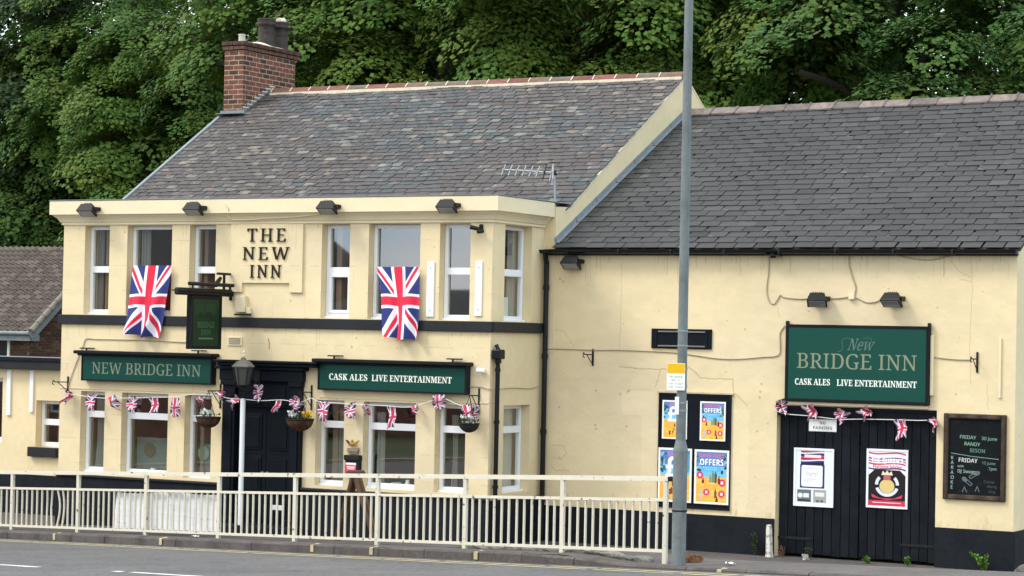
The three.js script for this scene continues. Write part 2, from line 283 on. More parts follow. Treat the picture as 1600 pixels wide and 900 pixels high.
// ------------------------------------------------------------------ slated roofs
const lichen = (seed, lo, hi) => { const a = fbmer(seed, 6, 6), b = fbmer(seed + 3, 20, 4), c = fbmer(seed + 7, 3, 4); return dataTex(1024, (u, v) => { const k = 0.86 + 0.3 * b(u, v) + 0.16 * (a(u, v) - 0.5), l = sstep(lo, hi, 0.5 * a(u, v) + 0.3 * b(u, v) + 0.2 * c(u, v)); return [s2(lerp(0.38 * k, 0.80, l)), s2(lerp(0.38 * k, 0.78, l)), s2(lerp(0.38 * k, 0.68, l))]; }, true, 3.4); };
M.slateOld = mk(lichen(131, 0.53, 0.62), 0.8, 0.004, { vertexColors: true });
M.slateNew = mk(lichen(141, 0.63, 0.72), 0.75, 0.003, { vertexColors: true });
// one slate lying in the x / slope frame: x across, y up the slope, z out of the roof; chip cuts a lower corner away
function slateGeo(w, l, t, col, chip, uvo) {
  const s = new THREE.Shape(), a = w / 2; s.moveTo(-a, chip < 0 ? -chip : 0); if (chip < 0) s.lineTo(-a - chip * 0.8, 0); if (chip > 0) { s.lineTo(a - chip * 0.8, 0); s.lineTo(a, chip); } else s.lineTo(a, 0); s.lineTo(a, l); s.lineTo(-a, l); s.closePath();
  let g = new THREE.ExtrudeGeometry(s, { depth: t, bevelEnabled: false }); g = g.index ? g.toNonIndexed() : g; for (const k of ['uv1', 'uv2']) g.deleteAttribute(k);
  uvM(g); const uv = g.attributes.uv; for (let i = 0; i < uv.count; i++) uv.setXY(i, uv.getX(i) + uvo[0], uv.getY(i) + uvo[1]);
  const c = new Float32Array(g.attributes.position.count * 3); for (let i = 0; i < c.length; i += 3) { c[i] = col[0]; c[i + 1] = col[1]; c[i + 2] = col[2]; }
  g.setAttribute('color', new THREE.BufferAttribute(c, 3)); g.userData.keep = true; return g;
}
function slateRoof(parent, o) { // o: eave(x), ridge(x) -> V, x range per row, gauge, width, tone(x,t,r), chips
  const r = rng(o.seed), roof = sub('roof', parent), items = [];
  const e0 = o.eave(0), r0 = o.ridge(0), L = e0.distanceTo(r0), rows = Math.round(L / o.gauge), lap = 1.75;
  const variants = {};
  for (let k = 0; k < rows; k++) {
    const t = k / rows, xa = o.x0(t), xb = o.x1(t); let x = xa - (k % 2 ? o.width / 2 : 0) + (r() - 0.5) * 0.02;
    while (x < xb) {
      const w = o.width * (0.94 + 0.12 * r()), c0 = Math.max(x, xa), c1 = Math.min(x + w, xb); x += w; if (c1 - c0 < 0.07) continue;
      const cx = (c0 + c1) / 2, a = o.eave(cx), b = o.ridge(cx), dir = b.clone().sub(a).normalize(), len = a.distanceTo(b), out = V(1, 0, 0).cross(dir).normalize();
      const tone = o.tone(cx, t, r), full = c1 - c0 > o.width * 0.9, chip = r() < o.chips ? (r() < 0.5 ? -1 : 1) * (0.03 + 0.06 * r()) : 0;
      const gl = Math.min(o.gauge * lap, len * (1 - t));
      const p = a.clone().addScaledVector(dir, len * t - 0.01 + (r() - 0.5) * o.rag).addScaledVector(out, 0.020 + 0.006 * r() + o.wave * (Math.sin(cx * 1.3 + 0.6) * Math.sin(t * 4.1 + cx * 0.4) + 0.5 * Math.sin(cx * 3.1 + t * 9)));
      const rot = new THREE.Matrix4().makeBasis(V(1, 0, 0), dir, out); const tilt = new THREE.Matrix4().makeRotationX(-0.018 / (o.gauge * lap)).multiply(new THREE.Matrix4().makeRotationZ((r() - 0.5) * 0.02));
      items.push({ p, rot: rot.multiply(tilt), w: c1 - c0 - (r() < o.gaps ? 0.045 : 0.015), gl, tone, chip, full, cx, t, d: p.distanceTo(CP), vis: o.visible(cx, t), uvo: [r() * 3.4, r() * 3.4] });
    }
  }
  const ok = items.filter(i => i.vis && i.full).sort((a, b) => a.d - b.d).slice(0, 300), set = new Set(ok), rest = [];
  for (const it of items) {
    const m = new THREE.Matrix4().copy(it.rot).setPosition(it.p);
    if (set.has(it)) {
      const ti = Math.round(it.tone.q * 13), key = ti + (it.chip ? (it.chip > 0 ? 'r' : 'l') + Math.round(Math.abs(it.chip) * 60) : '') + (it.w < o.width * 0.87 ? 'g' : '');
      const vs = variants[key] ||= []; if (vs.length < 3) vs.push(slateGeo(o.width * (key.endsWith('g') ? 0.86 : 0.945), o.gauge * lap, o.thick, it.tone.c, it.chip, it.uvo));
      const s = meshOf('slate', vs[(r() * vs.length) | 0], o.mat, roof); s.position.copy(it.p); s.quaternion.setFromRotationMatrix(it.rot); s.updateMatrix();
      const wp = wpos(roof); s.position.sub(wp);
    } else rest.push(slateGeo(it.w, it.gl, o.thick, it.tone.c, it.chip, it.uvo).applyMatrix4(m));
  }
  const g = mergeGeometries(rest.map(x => { x.userData = {}; return x; }), false), wp = wpos(roof); g.translate(-wp.x, -wp.y, -wp.z);
  const q = meshOf('slates', g, o.mat, roof); q.userData = { kind: 'stuff' };
  return roof;
}

// ------------------------------------------------------------------ windows
function win(parent, o) { // a0,a1,y0,y1: opening; tr: transom height; map: local -> world matrix; d: reveal
  const w = sub('window', parent), mm = o.map || new THREE.Matrix4(), d = o.d ?? 0.15, f = o.f ?? 0.064, A = g => g.applyMatrix4(mm);
  const { a0, a1, y0, y1, tr } = o, zf = -d, dp = 0.07, bars = [], e = 0.004;
  bars.push(rbox(a0 + e, a0 + f, y0 + e, y1 - e, zf - dp, zf), rbox(a1 - f, a1 - e, y0 + e, y1 - e, zf - dp, zf), rbox(a0 + f, a1 - f, y0 + e, y0 + f + 0.02, zf - dp, zf - 0.002), rbox(a0 + f, a1 - f, y1 - f, y1 - e, zf - dp, zf - 0.002));
  if (tr) bars.push(rbox(a0 + f, a1 - f, tr - 0.055, tr + 0.055, zf - dp + 0.002, zf + 0.006));
  part('frame', bars.map(A), o.frameMat || M.upvc, w);
  const panes = tr ? [[y0 + f + 0.02, tr - 0.055], [tr + 0.055, y1 - f]] : [[y0 + f + 0.02, y1 - f]];
  panes.forEach(([b, t], i) => {
    let p = a0 + f, q = a1 - f;
    if (o.sash && o.sash.includes(i)) { const s = 0.05, z1 = zf + 0.018; part('sash', [rbox(p, p + s, b, t, zf - 0.04, z1), rbox(q - s, q, b, t, zf - 0.04, z1), rbox(p + s, q - s, b, b + s, zf - 0.04, z1 - 0.002), rbox(p + s, q - s, t - s, t, zf - 0.04, z1 - 0.002)].map(A), M.upvc, w); p += s; q -= s; b += s; t -= s; }
    const g = sheetQuad(V(p, b, zf - 0.03), V(q, b, zf - 0.03), V(q, t, zf - 0.03), V(p, t, zf - 0.03)); part('pane', A(g), M.glass, w);
  });
  if (o.sill !== false) part('sill', A(rbox(a0 + 0.002, a1 - 0.002, y0 - 0.004, y0 + 0.03, zf - 0.05, zf + 0.055, 0.008)), M.upvc, w);
  return w;
}
const mapX = (xf) => new THREE.Matrix4().makeTranslation(xf, 0, 0).multiply(new THREE.Matrix4().makeRotationY(Math.PI / 2)); // a -> -z

// ------------------------------------------------------------------ the pub
const pub = thing('pub_building', 'cream two storey pub with black band, stepped name panel and weathered slate roof', 'pub', V(-4.2, -0.1, -3));
const openU = [[133.5, 172], [199.6, 269.5], [297, 338], [503.6, 547.5], [577, 657.5], [688, 736]];
const openG = [[126.4, 164], [190.5, 263], [289, 331], [494.5, 538.5], [568.5, 650.3], [680.5, 728.3]];
const UY0 = 3.48, UY1 = 4.985, GY0 = 0.80, GY1 = 2.17;
const U = openU.map(([l, r]) => ({ a0: onZ(l, 352, 0).x, a1: onZ(r, 352, 0).x, y0: UY0, y1: UY1, tr: 4.245 }));
const G = openG.map(([l, r]) => ({ a0: onZ(l, 620, 0).x, a1: onZ(r, 620, 0).x, y0: GY0, y1: GY1, tr: 1.78 }));
const dr = { x0: onZ(350, 690, 0).x, x1: onZ(473, 690, 0).x };
const bayU = { a0: 0.40, a1: 1.29, y0: UY0, y1: UY1, tr: 4.245 }, bayG = { a0: 0.46, a1: 1.33, y0: GY0, y1: GY1, tr: 1.78 };
const H4 = w => [w.a0, w.a1, w.y0, w.y1];
part('front_wall', wallZ(-8.42, 0, -0.4, 5.3, 0, 0.22, [...U.map(H4), ...G.map(H4), [dr.x0 + 0.12, dr.x1 - 0.12, -0.3, 2.62]]), M.pubWall, pub);
part('bay_side_wall', wallX(-0.22, ZB - 0.4, -0.4, 5.3, 0, 0.22, [bayU, bayG].map(w => [-w.a0, -w.a1, w.y0, w.y1])), M.cream, pub);
part('side_wall', [wallX(-0.22, -2.7, -0.4, 5.3, -8.2, 0.219), box(-9.4, -8.2, -0.4, 5.3, -2.9, -2.7), box(-9.5, -9.3, -0.4, 5.5, -11.5, -2.7), box(-9.3, -0.25, -0.4, 5.4, -11.6, -11.4)], M.cream, pub);
part('flat_roof', box(-8.3, -0.05, 5.27, 5.33, -2.9, -0.05), M.lead, pub);
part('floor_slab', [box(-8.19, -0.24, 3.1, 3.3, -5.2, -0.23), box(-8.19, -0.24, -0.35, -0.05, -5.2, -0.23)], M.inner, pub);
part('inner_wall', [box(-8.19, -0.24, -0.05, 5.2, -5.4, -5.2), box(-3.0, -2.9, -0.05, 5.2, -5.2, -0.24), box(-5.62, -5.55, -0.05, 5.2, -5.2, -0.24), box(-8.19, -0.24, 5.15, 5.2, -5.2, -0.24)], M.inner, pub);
U.forEach((w, i) => win(pub, { ...w, sash: [3].includes(i) ? [0] : [] }));
G.forEach((w, i) => win(pub, w));
win(pub, { ...bayU, map: mapX(0) }); win(pub, { ...bayG, map: mapX(0) });
// plinth, band
const pl = (x0, x1) => rbox(x0, x1, -0.4, 0.715, 0.002, 0.05, 0.01);
part('plinth', [pl(-8.43, dr.x0 - 0.02), pl(dr.x1 + 0.02, 0.045), rbox(0.002, 0.047, -0.4, 0.715, ZB + 0.01, 0.002, 0.01)], M.plinth, pub);
part('plinth_ledge', [rbox(-8.43, dr.x0 - 0.02, 0.7152, 0.755, 0.003, 0.085, 0.01), rbox(dr.x1 + 0.02, 0.05, 0.7152, 0.755, 0.003, 0.085, 0.01)], M.band, pub);
part('string_course', [rbox(-8.46, 0.04, 3.305, 3.468, 0.003, 0.055, 0.012), rbox(0.003, 0.055, 3.305, 3.468, ZB + 0.1, 0.003, 0.012), rbox(-8.472, -8.423, 3.305, 3.468, -2.6, 0.003, 0.012)], M.band, pub);
part('sill_course', [rbox(-8.43, dr.x0 - 0.3, 2.205, 2.225, 0.002, 0.012, 0.003), rbox(dr.x1 + 0.3, -0.02, 2.205, 2.225, 0.002, 0.012, 0.003)], M.cream, pub);
{ // cornice: swept profile along the front and round both ends
  const prof = [[0.0, 4.99], [0.03, 5.0], [0.03, 5.035], [0.05, 5.045], [0.065, 5.075], [0.09, 5.11], [0.12, 5.135], [0.135, 5.15], [0.135, 5.163], [0.175, 5.166], [0.18, 5.17], [0.18, 5.385], [0.172, 5.40], [0.10, 5.405], [0.0, 5.405]];
  const corners = [[-8.42, -2.6, -1, 0], [-8.42, 0, -1, 1], [0, 0, 1, 1], [0, ZB + 0.02, 1, 0]], pos = [];
  for (let c = 0; c < 3; c++) for (let i = 0; i < prof.length - 1; i++) {
    const q = (k, p) => V(corners[k][0] + corners[k][2] * p[0], p[1], corners[k][1] + corners[k][3] * p[0]);
    const a = q(c, prof[i]), b = q(c + 1, prof[i]), d = q(c + 1, prof[i + 1]), e = q(c, prof[i + 1]); pos.push(a, b, d, a, d, e);
  }
  for (const k of [3]) for (let i = 1; i < prof.length - 1; i++) { const q = p => V(corners[k][0] + p[0], p[1], corners[k][1]); pos.push(q([0, 5.405]), q(prof[i]), q(prof[i + 1])); }
  const g = new THREE.BufferGeometry(); g.setAttribute('position', new THREE.Float32BufferAttribute(pos.flatMap(p => [p.x, p.y, p.z]), 3)); g.computeVertexNormals();
  part('cornice', g, M.creamTrim, pub);
  part('cornice_flashing', [rbox(-8.61, 0.19, 5.405, 5.418, -0.1, 0.19, 0.003), rbox(-0.1, 0.19, 5.4051, 5.4181, ZB - 0.9, -0.1, 0.003)], M.lead, pub);
}
{ // raised name panel with black letters
  const px = (u, v) => { const p = onZ(u, v, 0.03); return [p.x, p.y]; };
  const xl = px(361, 400)[0], xr = px(473, 400)[0], yb = px(465, 457)[1], yn = px(415, 442)[1], n0 = px(378, 450)[0], n1 = px(452.5, 450)[0];
  const g = new THREE.ExtrudeGeometry(poly([[xl, yb], [n0, yb], [n0, yn], [n1, yn], [n1, yb], [xr, yb], [xr, 4.988], [xl, 4.988]]), { depth: 0.036, bevelEnabled: true, bevelSize: 0.004, bevelThickness: 0.004, bevelSegments: 1 }).translate(0, 0, 0.002);
  const letterMat = mk(paintTex([0.028, 0.02, 0.015], 0.4, 0.3, 128, 285), 0.7, 0.002);
  const pan = part('name_panel', g, M.pubWall, pub);
  const font = await new FontLoader().loadAsync('fonts/droid/droid_serif_regular.typeface.json');
  for (const [txt, u0, u1, v0, v1] of [['THE', 388, 447, 357, 377.5], ['NEW', 380.5, 453, 386, 406], ['INN', 391.5, 440, 414, 434]]) {
    const L = [...txt].map(ch => { const t = new TextGeometry(ch, { font, size: 1, depth: 0.02, curveSegments: 4, bevelEnabled: true, bevelThickness: 0.006, bevelSize: 0.004, bevelOffset: -0.018, bevelSegments: 1 }); t.computeBoundingBox(); return t; });
    const a = onZ(u0, (v0 + v1) / 2, 0.035), b = onZ(u1, (v0 + v1) / 2, 0.035), hgt = onZ((u0 + u1) / 2, v0, 0.035).y - onZ((u0 + u1) / 2, v1, 0.035).y, y = onZ((u0 + u1) / 2, v1, 0.035).y;
    const ws = L.map(t => t.boundingBox.max.x - t.boundingBox.min.x), cap = L[0].boundingBox.max.y, gap = 0.30, tot = ws.reduce((p, c) => p + c, 0) + gap * 2, sx = (b.x - a.x) / tot; let x = a.x;
    L.forEach((t, i) => { t.translate(-t.boundingBox.min.x, 0, 0).scale(sx, hgt / cap, 1).translate(x, y, 0.046); x += (ws[i] + gap) * sx; part('letter', t, letterMat, pan); });
  }
}
{ // doorway: black surround with pilasters and entablature, panelled double door
  const s = sub('door_surround', pub), x0 = dr.x0, x1 = dr.x1;
  for (const [a, b] of [[x0, x0 + 0.25], [x1 - 0.22, x1]]) part('pilaster', [rbox(a, b, -0.2, 2.36, -0.1, 0.075, 0.01), rbox(a + 0.05, b - 0.05, 0.1, 2.2, 0.076, 0.098, 0.008), rbox(a - 0.02, b + 0.02, -0.2, 0.22, 0.07, 0.11, 0.01), rbox(a - 0.02, b + 0.02, 2.3601, 2.44, 0.0, 0.115, 0.01)], M.blackDoor, s);
  const e0 = onZ(333, 570, 0.3).x, e1 = onZ(493, 570, 0.3).x;
  part('entablature', [rbox(x0 - 0.04, x1 + 0.04, 2.441, 2.62, 0.003, 0.12, 0.01), rbox(x0 - 0.1, x1 + 0.1, 2.62, 2.68, 0.003, 0.18, 0.015), rbox(e0 + 0.03, e1 - 0.03, 2.6802, 2.735, 0.003, 0.26, 0.02), rbox(e0, e1, 2.7352, 2.775, 0.003, 0.31, 0.012)], M.blackDoor, s);
  part('transom_panel', [box(x0 + 0.24, x1 - 0.21, 2.02, 2.445, -0.1, 0.0), rbox(x0 + 0.28, (x0 + x1) / 2 - 0.05, 2.06, 2.4, 0.0005, 0.03, 0.01), rbox(x0 + 0.36, (x0 + x1) / 2 - 0.12, 2.12, 2.33, 0.03, 0.05, 0.01), rbox((x0 + x1) / 2 + 0.05, x1 - 0.25, 2.06, 2.4, 0.0005, 0.03, 0.01), rbox((x0 + x1) / 2 + 0.12, x1 - 0.33, 2.12, 2.33, 0.03, 0.05, 0.01)], M.blackDoor, s);
  part('door_step', rbox(x0 - 0.05, x1 + 0.05, -0.25, 0.12, -0.2, 0.42, 0.015), M.plinth, s);
  const dx0 = x0 + 0.25, dx1 = x1 - 0.22, mid = (dx0 + dx1) / 2;
  for (const [a, b] of [[dx0, mid - 0.004], [mid + 0.004, dx1]]) {
    const dd = sub('door', pub); part('door_leaf', rbox(a, b, 0.12, 2.015, -0.12, -0.07, 0.004), M.blackDoor, dd);
    for (const [p, q] of [[0.25, 0.52], [0.62, 1.22], [1.32, 1.9]]) part('door_panel', [rbox(a + 0.08, b - 0.08, p, q, -0.072, -0.05, 0.008), rbox(a + 0.12, b - 0.12, p + 0.04, q - 0.04, -0.052, -0.036, 0.008)], M.blackDoor, dd);
    part('door_handle', rod(V(mid + (a < mid - 0.3 ? -0.05 : 0.05), 0.95, -0.07), V(mid + (a < mid - 0.3 ? -0.05 : 0.05), 0.95, -0.03), 0.022), M.greyMetal, dd);
  }
  part('letter_plate', rbox(mid + 0.16, mid + 0.36, 0.36, 0.44, -0.045, -0.03, 0.004), M.white, pub);
}
// main roof behind the parapet
const XG = 0.2, PR = { t: 0.588, y0: 5.399, z0: -2.239 }, zR = -6.6, yR = PR.y0 + PR.t * (PR.z0 - zR);
const zE = -2.05, yE = PR.y0 + PR.t * (PR.z0 - zE);
const toneOld = (() => { const n = noiser(77, 32); return (x, t, r) => { const region = sstep(0.52, 0.70, n(x * 0.55 + 9, t * 3.2 + 3) + 0.16 * sstep(-5, 0, x) + 0.06 * (0.5 - t)), blue = r() < 0.03 + 0.72 * region; const k = 0.86 + 0.24 * r() + (r() < 0.03 ? 0.22 : 0); const c = blue ? [0.200 * k, 0.202 * k, 0.203 * k] : [0.222 * k, 0.192 * k, 0.184 * k]; return { c, q: clamp((k - 0.84) * 1.6) * 0.5 + (blue ? 0.5 : 0) }; }; })();
part('roof_deck', [sheetQuad(V(-9.08, yE, zE), V(XG, yE, zE), V(XG, yR, zR), V(-9.28, yR, zR)), sheetQuad(V(XG, yE, 2 * zR - zE), V(-9.28, yE, 2 * zR - zE), V(-9.28, yR, zR), V(XG, yR, zR))].map(g => g.translate(0, -0.04, 0)), M.darkDeck, pub);
{
  const rf = slateRoof(pub, { seed: 5, rag: 0.026, wave: 0.010, thick: 0.008, eave: x => V(x, yE, zE), ridge: x => V(x, yR, zR), x0: t => lerp(-9.1, -9.3, t), x1: () => XG + 0.03, gauge: 0.147, width: 0.25, tone: toneOld, chips: 0.06, gaps: 0.05, mat: M.slateOld, visible: (x, t) => t > 0.08 });
  rf.userData.label = 'weathered purple and blue grey slates';
  // ridge tiles with bedding mortar
  const rt = rng(3); part('ridge_mortar', [bar(V(-8.7, yR - 0.055, zR + 0.125), V(XG - 0.02, yR - 0.055, zR + 0.125), 0.075, 0.06)], M.mortar, rf);
  const cols = [[0.20, 0.085, 0.07], [0.17, 0.075, 0.062], [0.14, 0.11, 0.09], [0.16, 0.10, 0.08]].map((c, i) => mk(paintTex(c, 0.4, 0.4, 128, 150 + i), 0.85, 0.006));
  for (let x = -8.7, i = 0; x < XG - 0.4; x += 0.4435, i++) {
    const sh = new THREE.Shape(), a = 0.135, b = 0.11; sh.moveTo(-a, -0.085); sh.quadraticCurveTo(-0.05, 0.065, 0, 0.075); sh.quadraticCurveTo(0.05, 0.065, a, -0.085); sh.lineTo(a - 0.02, -0.09); sh.quadraticCurveTo(0.04, 0.045, 0, 0.052); sh.quadraticCurveTo(-0.04, 0.045, -a + 0.02, -0.09); sh.closePath();
    const g = new THREE.ExtrudeGeometry(sh, { depth: 0.44, bevelEnabled: false, curveSegments: 4 }).rotateY(Math.PI / 2).translate(x, yR + 0.01 + (rt() - 0.5) * 0.012, zR); part('ridge_tile', g, cols[(rt() * 4) | 0], rf);
    part('mortar_joint', bar(V(x - 0.009, yR + 0.005, zR + 0.1), V(x - 0.009, yR + 0.085, zR + 0.005), 0.02, 0.014), M.mortar, rf);
  }
  part('verge_flashing', bar(V(-9.13, yE + 0.02, zE), V(-9.33, yR + 0.02, zR), 0.06, 0.06), M.lead, rf);
}
{ // right gable parapet wall rising above the slates
  const top = z => PR.y0 + PR.t * (PR.z0 - z) - 0.02;
  const pts = [[-ZB - 0.01, 3.0], [-(zR - 2.9), 3.0], [-(zR - 2.9), top(zR) - PR.t * 2.9], [-zR, top(zR) + 0.0], [2.2, top(-2.2) + 0.0], [-ZB - 0.01, top(-2.2) - 0.02]];
  const g = new THREE.ExtrudeGeometry(poly(pts), { depth: 0.42, bevelEnabled: false }).rotateY(Math.PI / 2).translate(XG - 0.42, 0, 0); part('gable_wall', g, M.cream, pub);
  part('verge_mortar', [bar(V(XG - 0.012, top(-2.2) + 0.012, -2.2), V(XG - 0.012, top(zR) + 0.012, zR), 0.03, 0.05)], M.mortar, pub); part('rear_verge', [bar(V(XG - 0.05, top(zR) + 0.036, zR), V(XG - 0.05, top(zR) - PR.t * 2.9 + 0.03, zR - 2.9), 0.03, 0.1)], M.creamTrim, pub);
}
{ // chimney stack of single bricks
  const ch = sub('chimney', pub), x0 = -9.284, x1 = -8.834, z0 = -7.52, z1 = -5.72, yb = 6.535, yt = 8.72, r = rng(31), cs = 0.095;
  part('stack_core', box(x0 + 0.006, x1 - 0.006, yb, yt - 0.01, z0, z1 - 0.006), mk(paintTex([0.36, 0.26, 0.18], 0.5, 0.4, 128, 161), 0.95, 0.01), ch);
  const bm = [[0.165, 0.062, 0.043], [0.115, 0.052, 0.04], [0.21, 0.078, 0.06], [0.075, 0.042, 0.036], [0.14, 0.066, 0.052]].map((c, i) => mk(paintTex(c, 0.5, 0.35, 128, 170 + i), 0.9, 0.008));
  const gs = {}; const bg = (w, along) => gs[along + w.toFixed(2)] ||= merge(along === 'x' ? rbox(-w / 2, w / 2, 0, cs - 0.02, -0.05, 0, 0.006) : rbox(-0.05, 0, 0, cs - 0.02, -w / 2, w / 2, 0.006));
  const rows = Math.floor((yt - yb) / cs); const roofY = z => yR - Math.abs(z - zR) * PR.t;
  for (let k = 0; k < rows; k++) {
    const y = yb + k * cs, odd = k % 2;
    const cutsX = odd ? [0, 0.225, 0.45] : [0, 0.112, 0.338, 0.45]; if (y + cs > roofY(z1)) for (let i = 0; i < cutsX.length - 1; i++) { const w = cutsX[i + 1] - cutsX[i] - 0.018; const b = meshOf('brick', bg(w, 'x'), bm[(r() * 5) | 0], ch); b.position.set(x0 + (cutsX[i] + cutsX[i + 1]) / 2, y, z1 + (r() - 0.5) * 0.004).sub(wpos(ch)); }
    const cutsZ = [0]; let z = odd ? 0.112 : 0.225; while (z < 1.80) { cutsZ.push(z); z += 0.228; } cutsZ.push(1.82);
    for (let i = 0; i < cutsZ.length - 1; i++) { const zc = z1 - (cutsZ[i] + cutsZ[i + 1]) / 2, w = cutsZ[i + 1] - cutsZ[i] - 0.018; if (y + cs < roofY(zc) - 0.02 || w < 0.04) continue; const b = meshOf('brick', bg(w, 'z'), bm[(r() * 5) | 0], ch); b.position.set(x1 + (r() - 0.5) * 0.004, y, zc).sub(wpos(ch)); }
  }
  const dark = mk(paintTex([0.11, 0.06, 0.045], 0.8, 0.25, 128, 181), 0.95, 0.012);
  for (const [y, o] of [[yt, 0.03], [yt + 0.088, 0.045]]) {
    for (let i = 0; i < 2; i++) part('cap_brick', rbox(x0 - o + i * (0.225 + o) + 0.004, x0 - o + (i + 1) * (0.225 + o) - 0.004, y + (r() - 0.5) * 0.006, y + 0.08, z1 - 0.1, z1 + o, 0.012), dark, ch);
    for (let i = 0; i < 8; i++) part('cap_brick', rbox(x1 - 0.1, x1 + o, y + (r() - 0.5) * 0.008, y + 0.08 + (r() - 0.5) * 0.01, z1 - 0.11 - (i + 1) * 0.228, z1 - 0.11 - i * 0.228 - 0.008, 0.012), dark, ch);
    part('cap_course', box(x0 - o, x1 - 0.1, y, y + 0.075, z0 - o, z1 - 0.11), dark, ch);
  }
  const yc = yt + 0.17; part('flaunching', [grid(8, 16, (u, v) => { const x = lerp(x0, x1, u), z = lerp(z1, z0, v), k = Math.sin(u * Math.PI) * Math.sin(v * Math.PI); return V(x, yc + 0.07 * k + 0.02 * Math.sin(v * 17) * k, z); })], M.mortar, ch);
  const pot = (zc, h, rr, oct) => { const pr = [[rr * 1.08, -0.05], [rr * 1.06, 0.05], [rr, 0.09], [rr * 0.94, h * 0.7], [rr * 0.98, h * 0.74], [rr * 1.16, h * 0.78], [rr * 1.16, h * 0.84], [rr * 1.02, h * 0.88], [rr * 1.12, h * 0.93], [rr * 1.10, h], [rr * 0.85, h], [rr * 0.8, h * 0.6]]; return new THREE.LatheGeometry(pr.map(p => new THREE.Vector2(...p)), oct).translate((x0 + x1) / 2, yc, zc); };
  part('chimney_pot', pot(-6.80, 0.58, 0.17, 8), M.terracotta, ch); part('chimney_pot', pot(-7.26, 0.57, 0.175, 8), M.terracotta, ch);
  part('pot_hood', rod(V(-9.05, yc + 0.56, -7.22), V(-9.02, yc + 0.60, -7.36), 0.10, 0.07, 9), M.mortar, ch);
  part('vent_pipe', new THREE.LatheGeometry([[0.07, -0.02], [0.065, 0.14], [0.075, 0.15], [0.075, 0.17], [0.05, 0.17]].map(p => new THREE.Vector2(...p)), 12).translate(-9.06, yc, -5.98), mat(0.42, 0.39, 0.35, 0.8), ch);
  const yf = roofY(z1); part('front_flashing', [rbox(x0 - 0.06, x1 + 0.06, yf - 0.16, yf + 0.06, z1, z1 + 0.012, 0.004).translate(0, 0.03, 0.006), bar(V((x0 + x1) / 2 - 0.28, yf + 0.02, z1 + 0.08), V((x0 + x1) / 2 + 0.32, yf + 0.02, z1 + 0.08), 0.012, 0.2)], M.lead, ch);
  for (let i = 0; i < 8; i++) { const z = z1 - 0.02 - i * 0.125, y = roofY(z); part('step_flashing', rbox(x1 + 0.004, x1 + 0.02, y - 0.02, y + 0.13, z - 0.15, z, 0.004), M.lead, ch); part('step_mortar', rbox(x1 + 0.005, x1 + 0.03, y + 0.128, y + 0.155, z - 0.16, z + 0.01, 0.008), M.mortar, ch); }
}
{ // rainwater pipe with hopper on the bay return
  const p = onX(777, 548, 0.06), rp = sub('downpipe', pub);
  part('hopper', [rbox(0.012, 0.15, p.y - 0.13, p.y + 0.02, p.z - 0.1, p.z + 0.1, 0.02), rbox(0.04, 0.12, p.y - 0.2, p.y - 0.12, p.z - 0.05, p.z + 0.05, 0.02), rod(V(0.04, p.y + 0.09, p.z), V(0.1, p.y - 0.02, p.z), 0.03)], M.gutter, rp);
  part('pipe', rod(V(0.075, -0.2, p.z), V(0.075, p.y - 0.15, p.z), 0.036, 0.036, 12), M.gutter, rp);
  for (const y of [0.9, 1.9, 2.7]) part('pipe_clip', rod(V(0.075, y, p.z), V(0.075, y + 0.05, p.z), 0.046, 0.046, 12), M.gutter, rp);
}
console.log('pub');

// ------------------------------------------------------------------ the outbuilding with the gates
const barn = thing('outbuilding', 'single storey cream outbuilding with grey slate roof and black double gates', 'building', V(3.9, 0, -5));
const BX1 = 7.72, gate = { x0: onZ(1212, 760, ZB).x, x1: onZ(1462, 760, ZB).x, y1: onZ(1338, 637, ZB).y };
part('front_wall', wallZ(0.05, BX1, -0.4, 4.62, ZB, 0.3, [[gate.x0, gate.x1, -0.39, gate.y1]]), M.barnWall, barn);
part('end_wall', [wallX(ZB - 0.001, -11.7, -0.4, 4.62, BX1 - 0.001, 0.29), new THREE.ExtrudeGeometry(poly([[-ZB + 0.1, 4.62], [11.6, 4.62], [6.7, 7.28]]), { depth: 0.28, bevelEnabled: false }).rotateY(Math.PI / 2).translate(BX1 - 0.285, 0, 0)], M.cream, barn);
part('rear_wall', box(0.05, BX1, -0.4, 4.6, -11.9, -11.7), M.cream, barn);
part('plinth', [rbox(0.06, gate.x0 - 0.004, -0.4, 0.565, ZB + 0.002, ZB + 0.03, 0.008), rbox(gate.x1 + 0.004, BX1 + 0.03, -0.4, 0.585, ZB + 0.002, ZB + 0.03, 0.008), rbox(BX1 + 0.0005, BX1 + 0.03, -0.4, 0.585, -11.7, ZB + 0.0015, 0.008)], M.plinth, barn);
part('gate_lintel', [box(gate.x0 + 0.002, gate.x1 - 0.002, gate.y1 - 0.15, gate.y1 - 0.003, ZB - 0.12, ZB - 0.035), box(gate.x0 + 0.002, gate.x1 - 0.002, gate.y1 - 0.045, gate.y1 - 0.002, ZB - 0.034, ZB - 0.006)], M.blackDoor, barn);
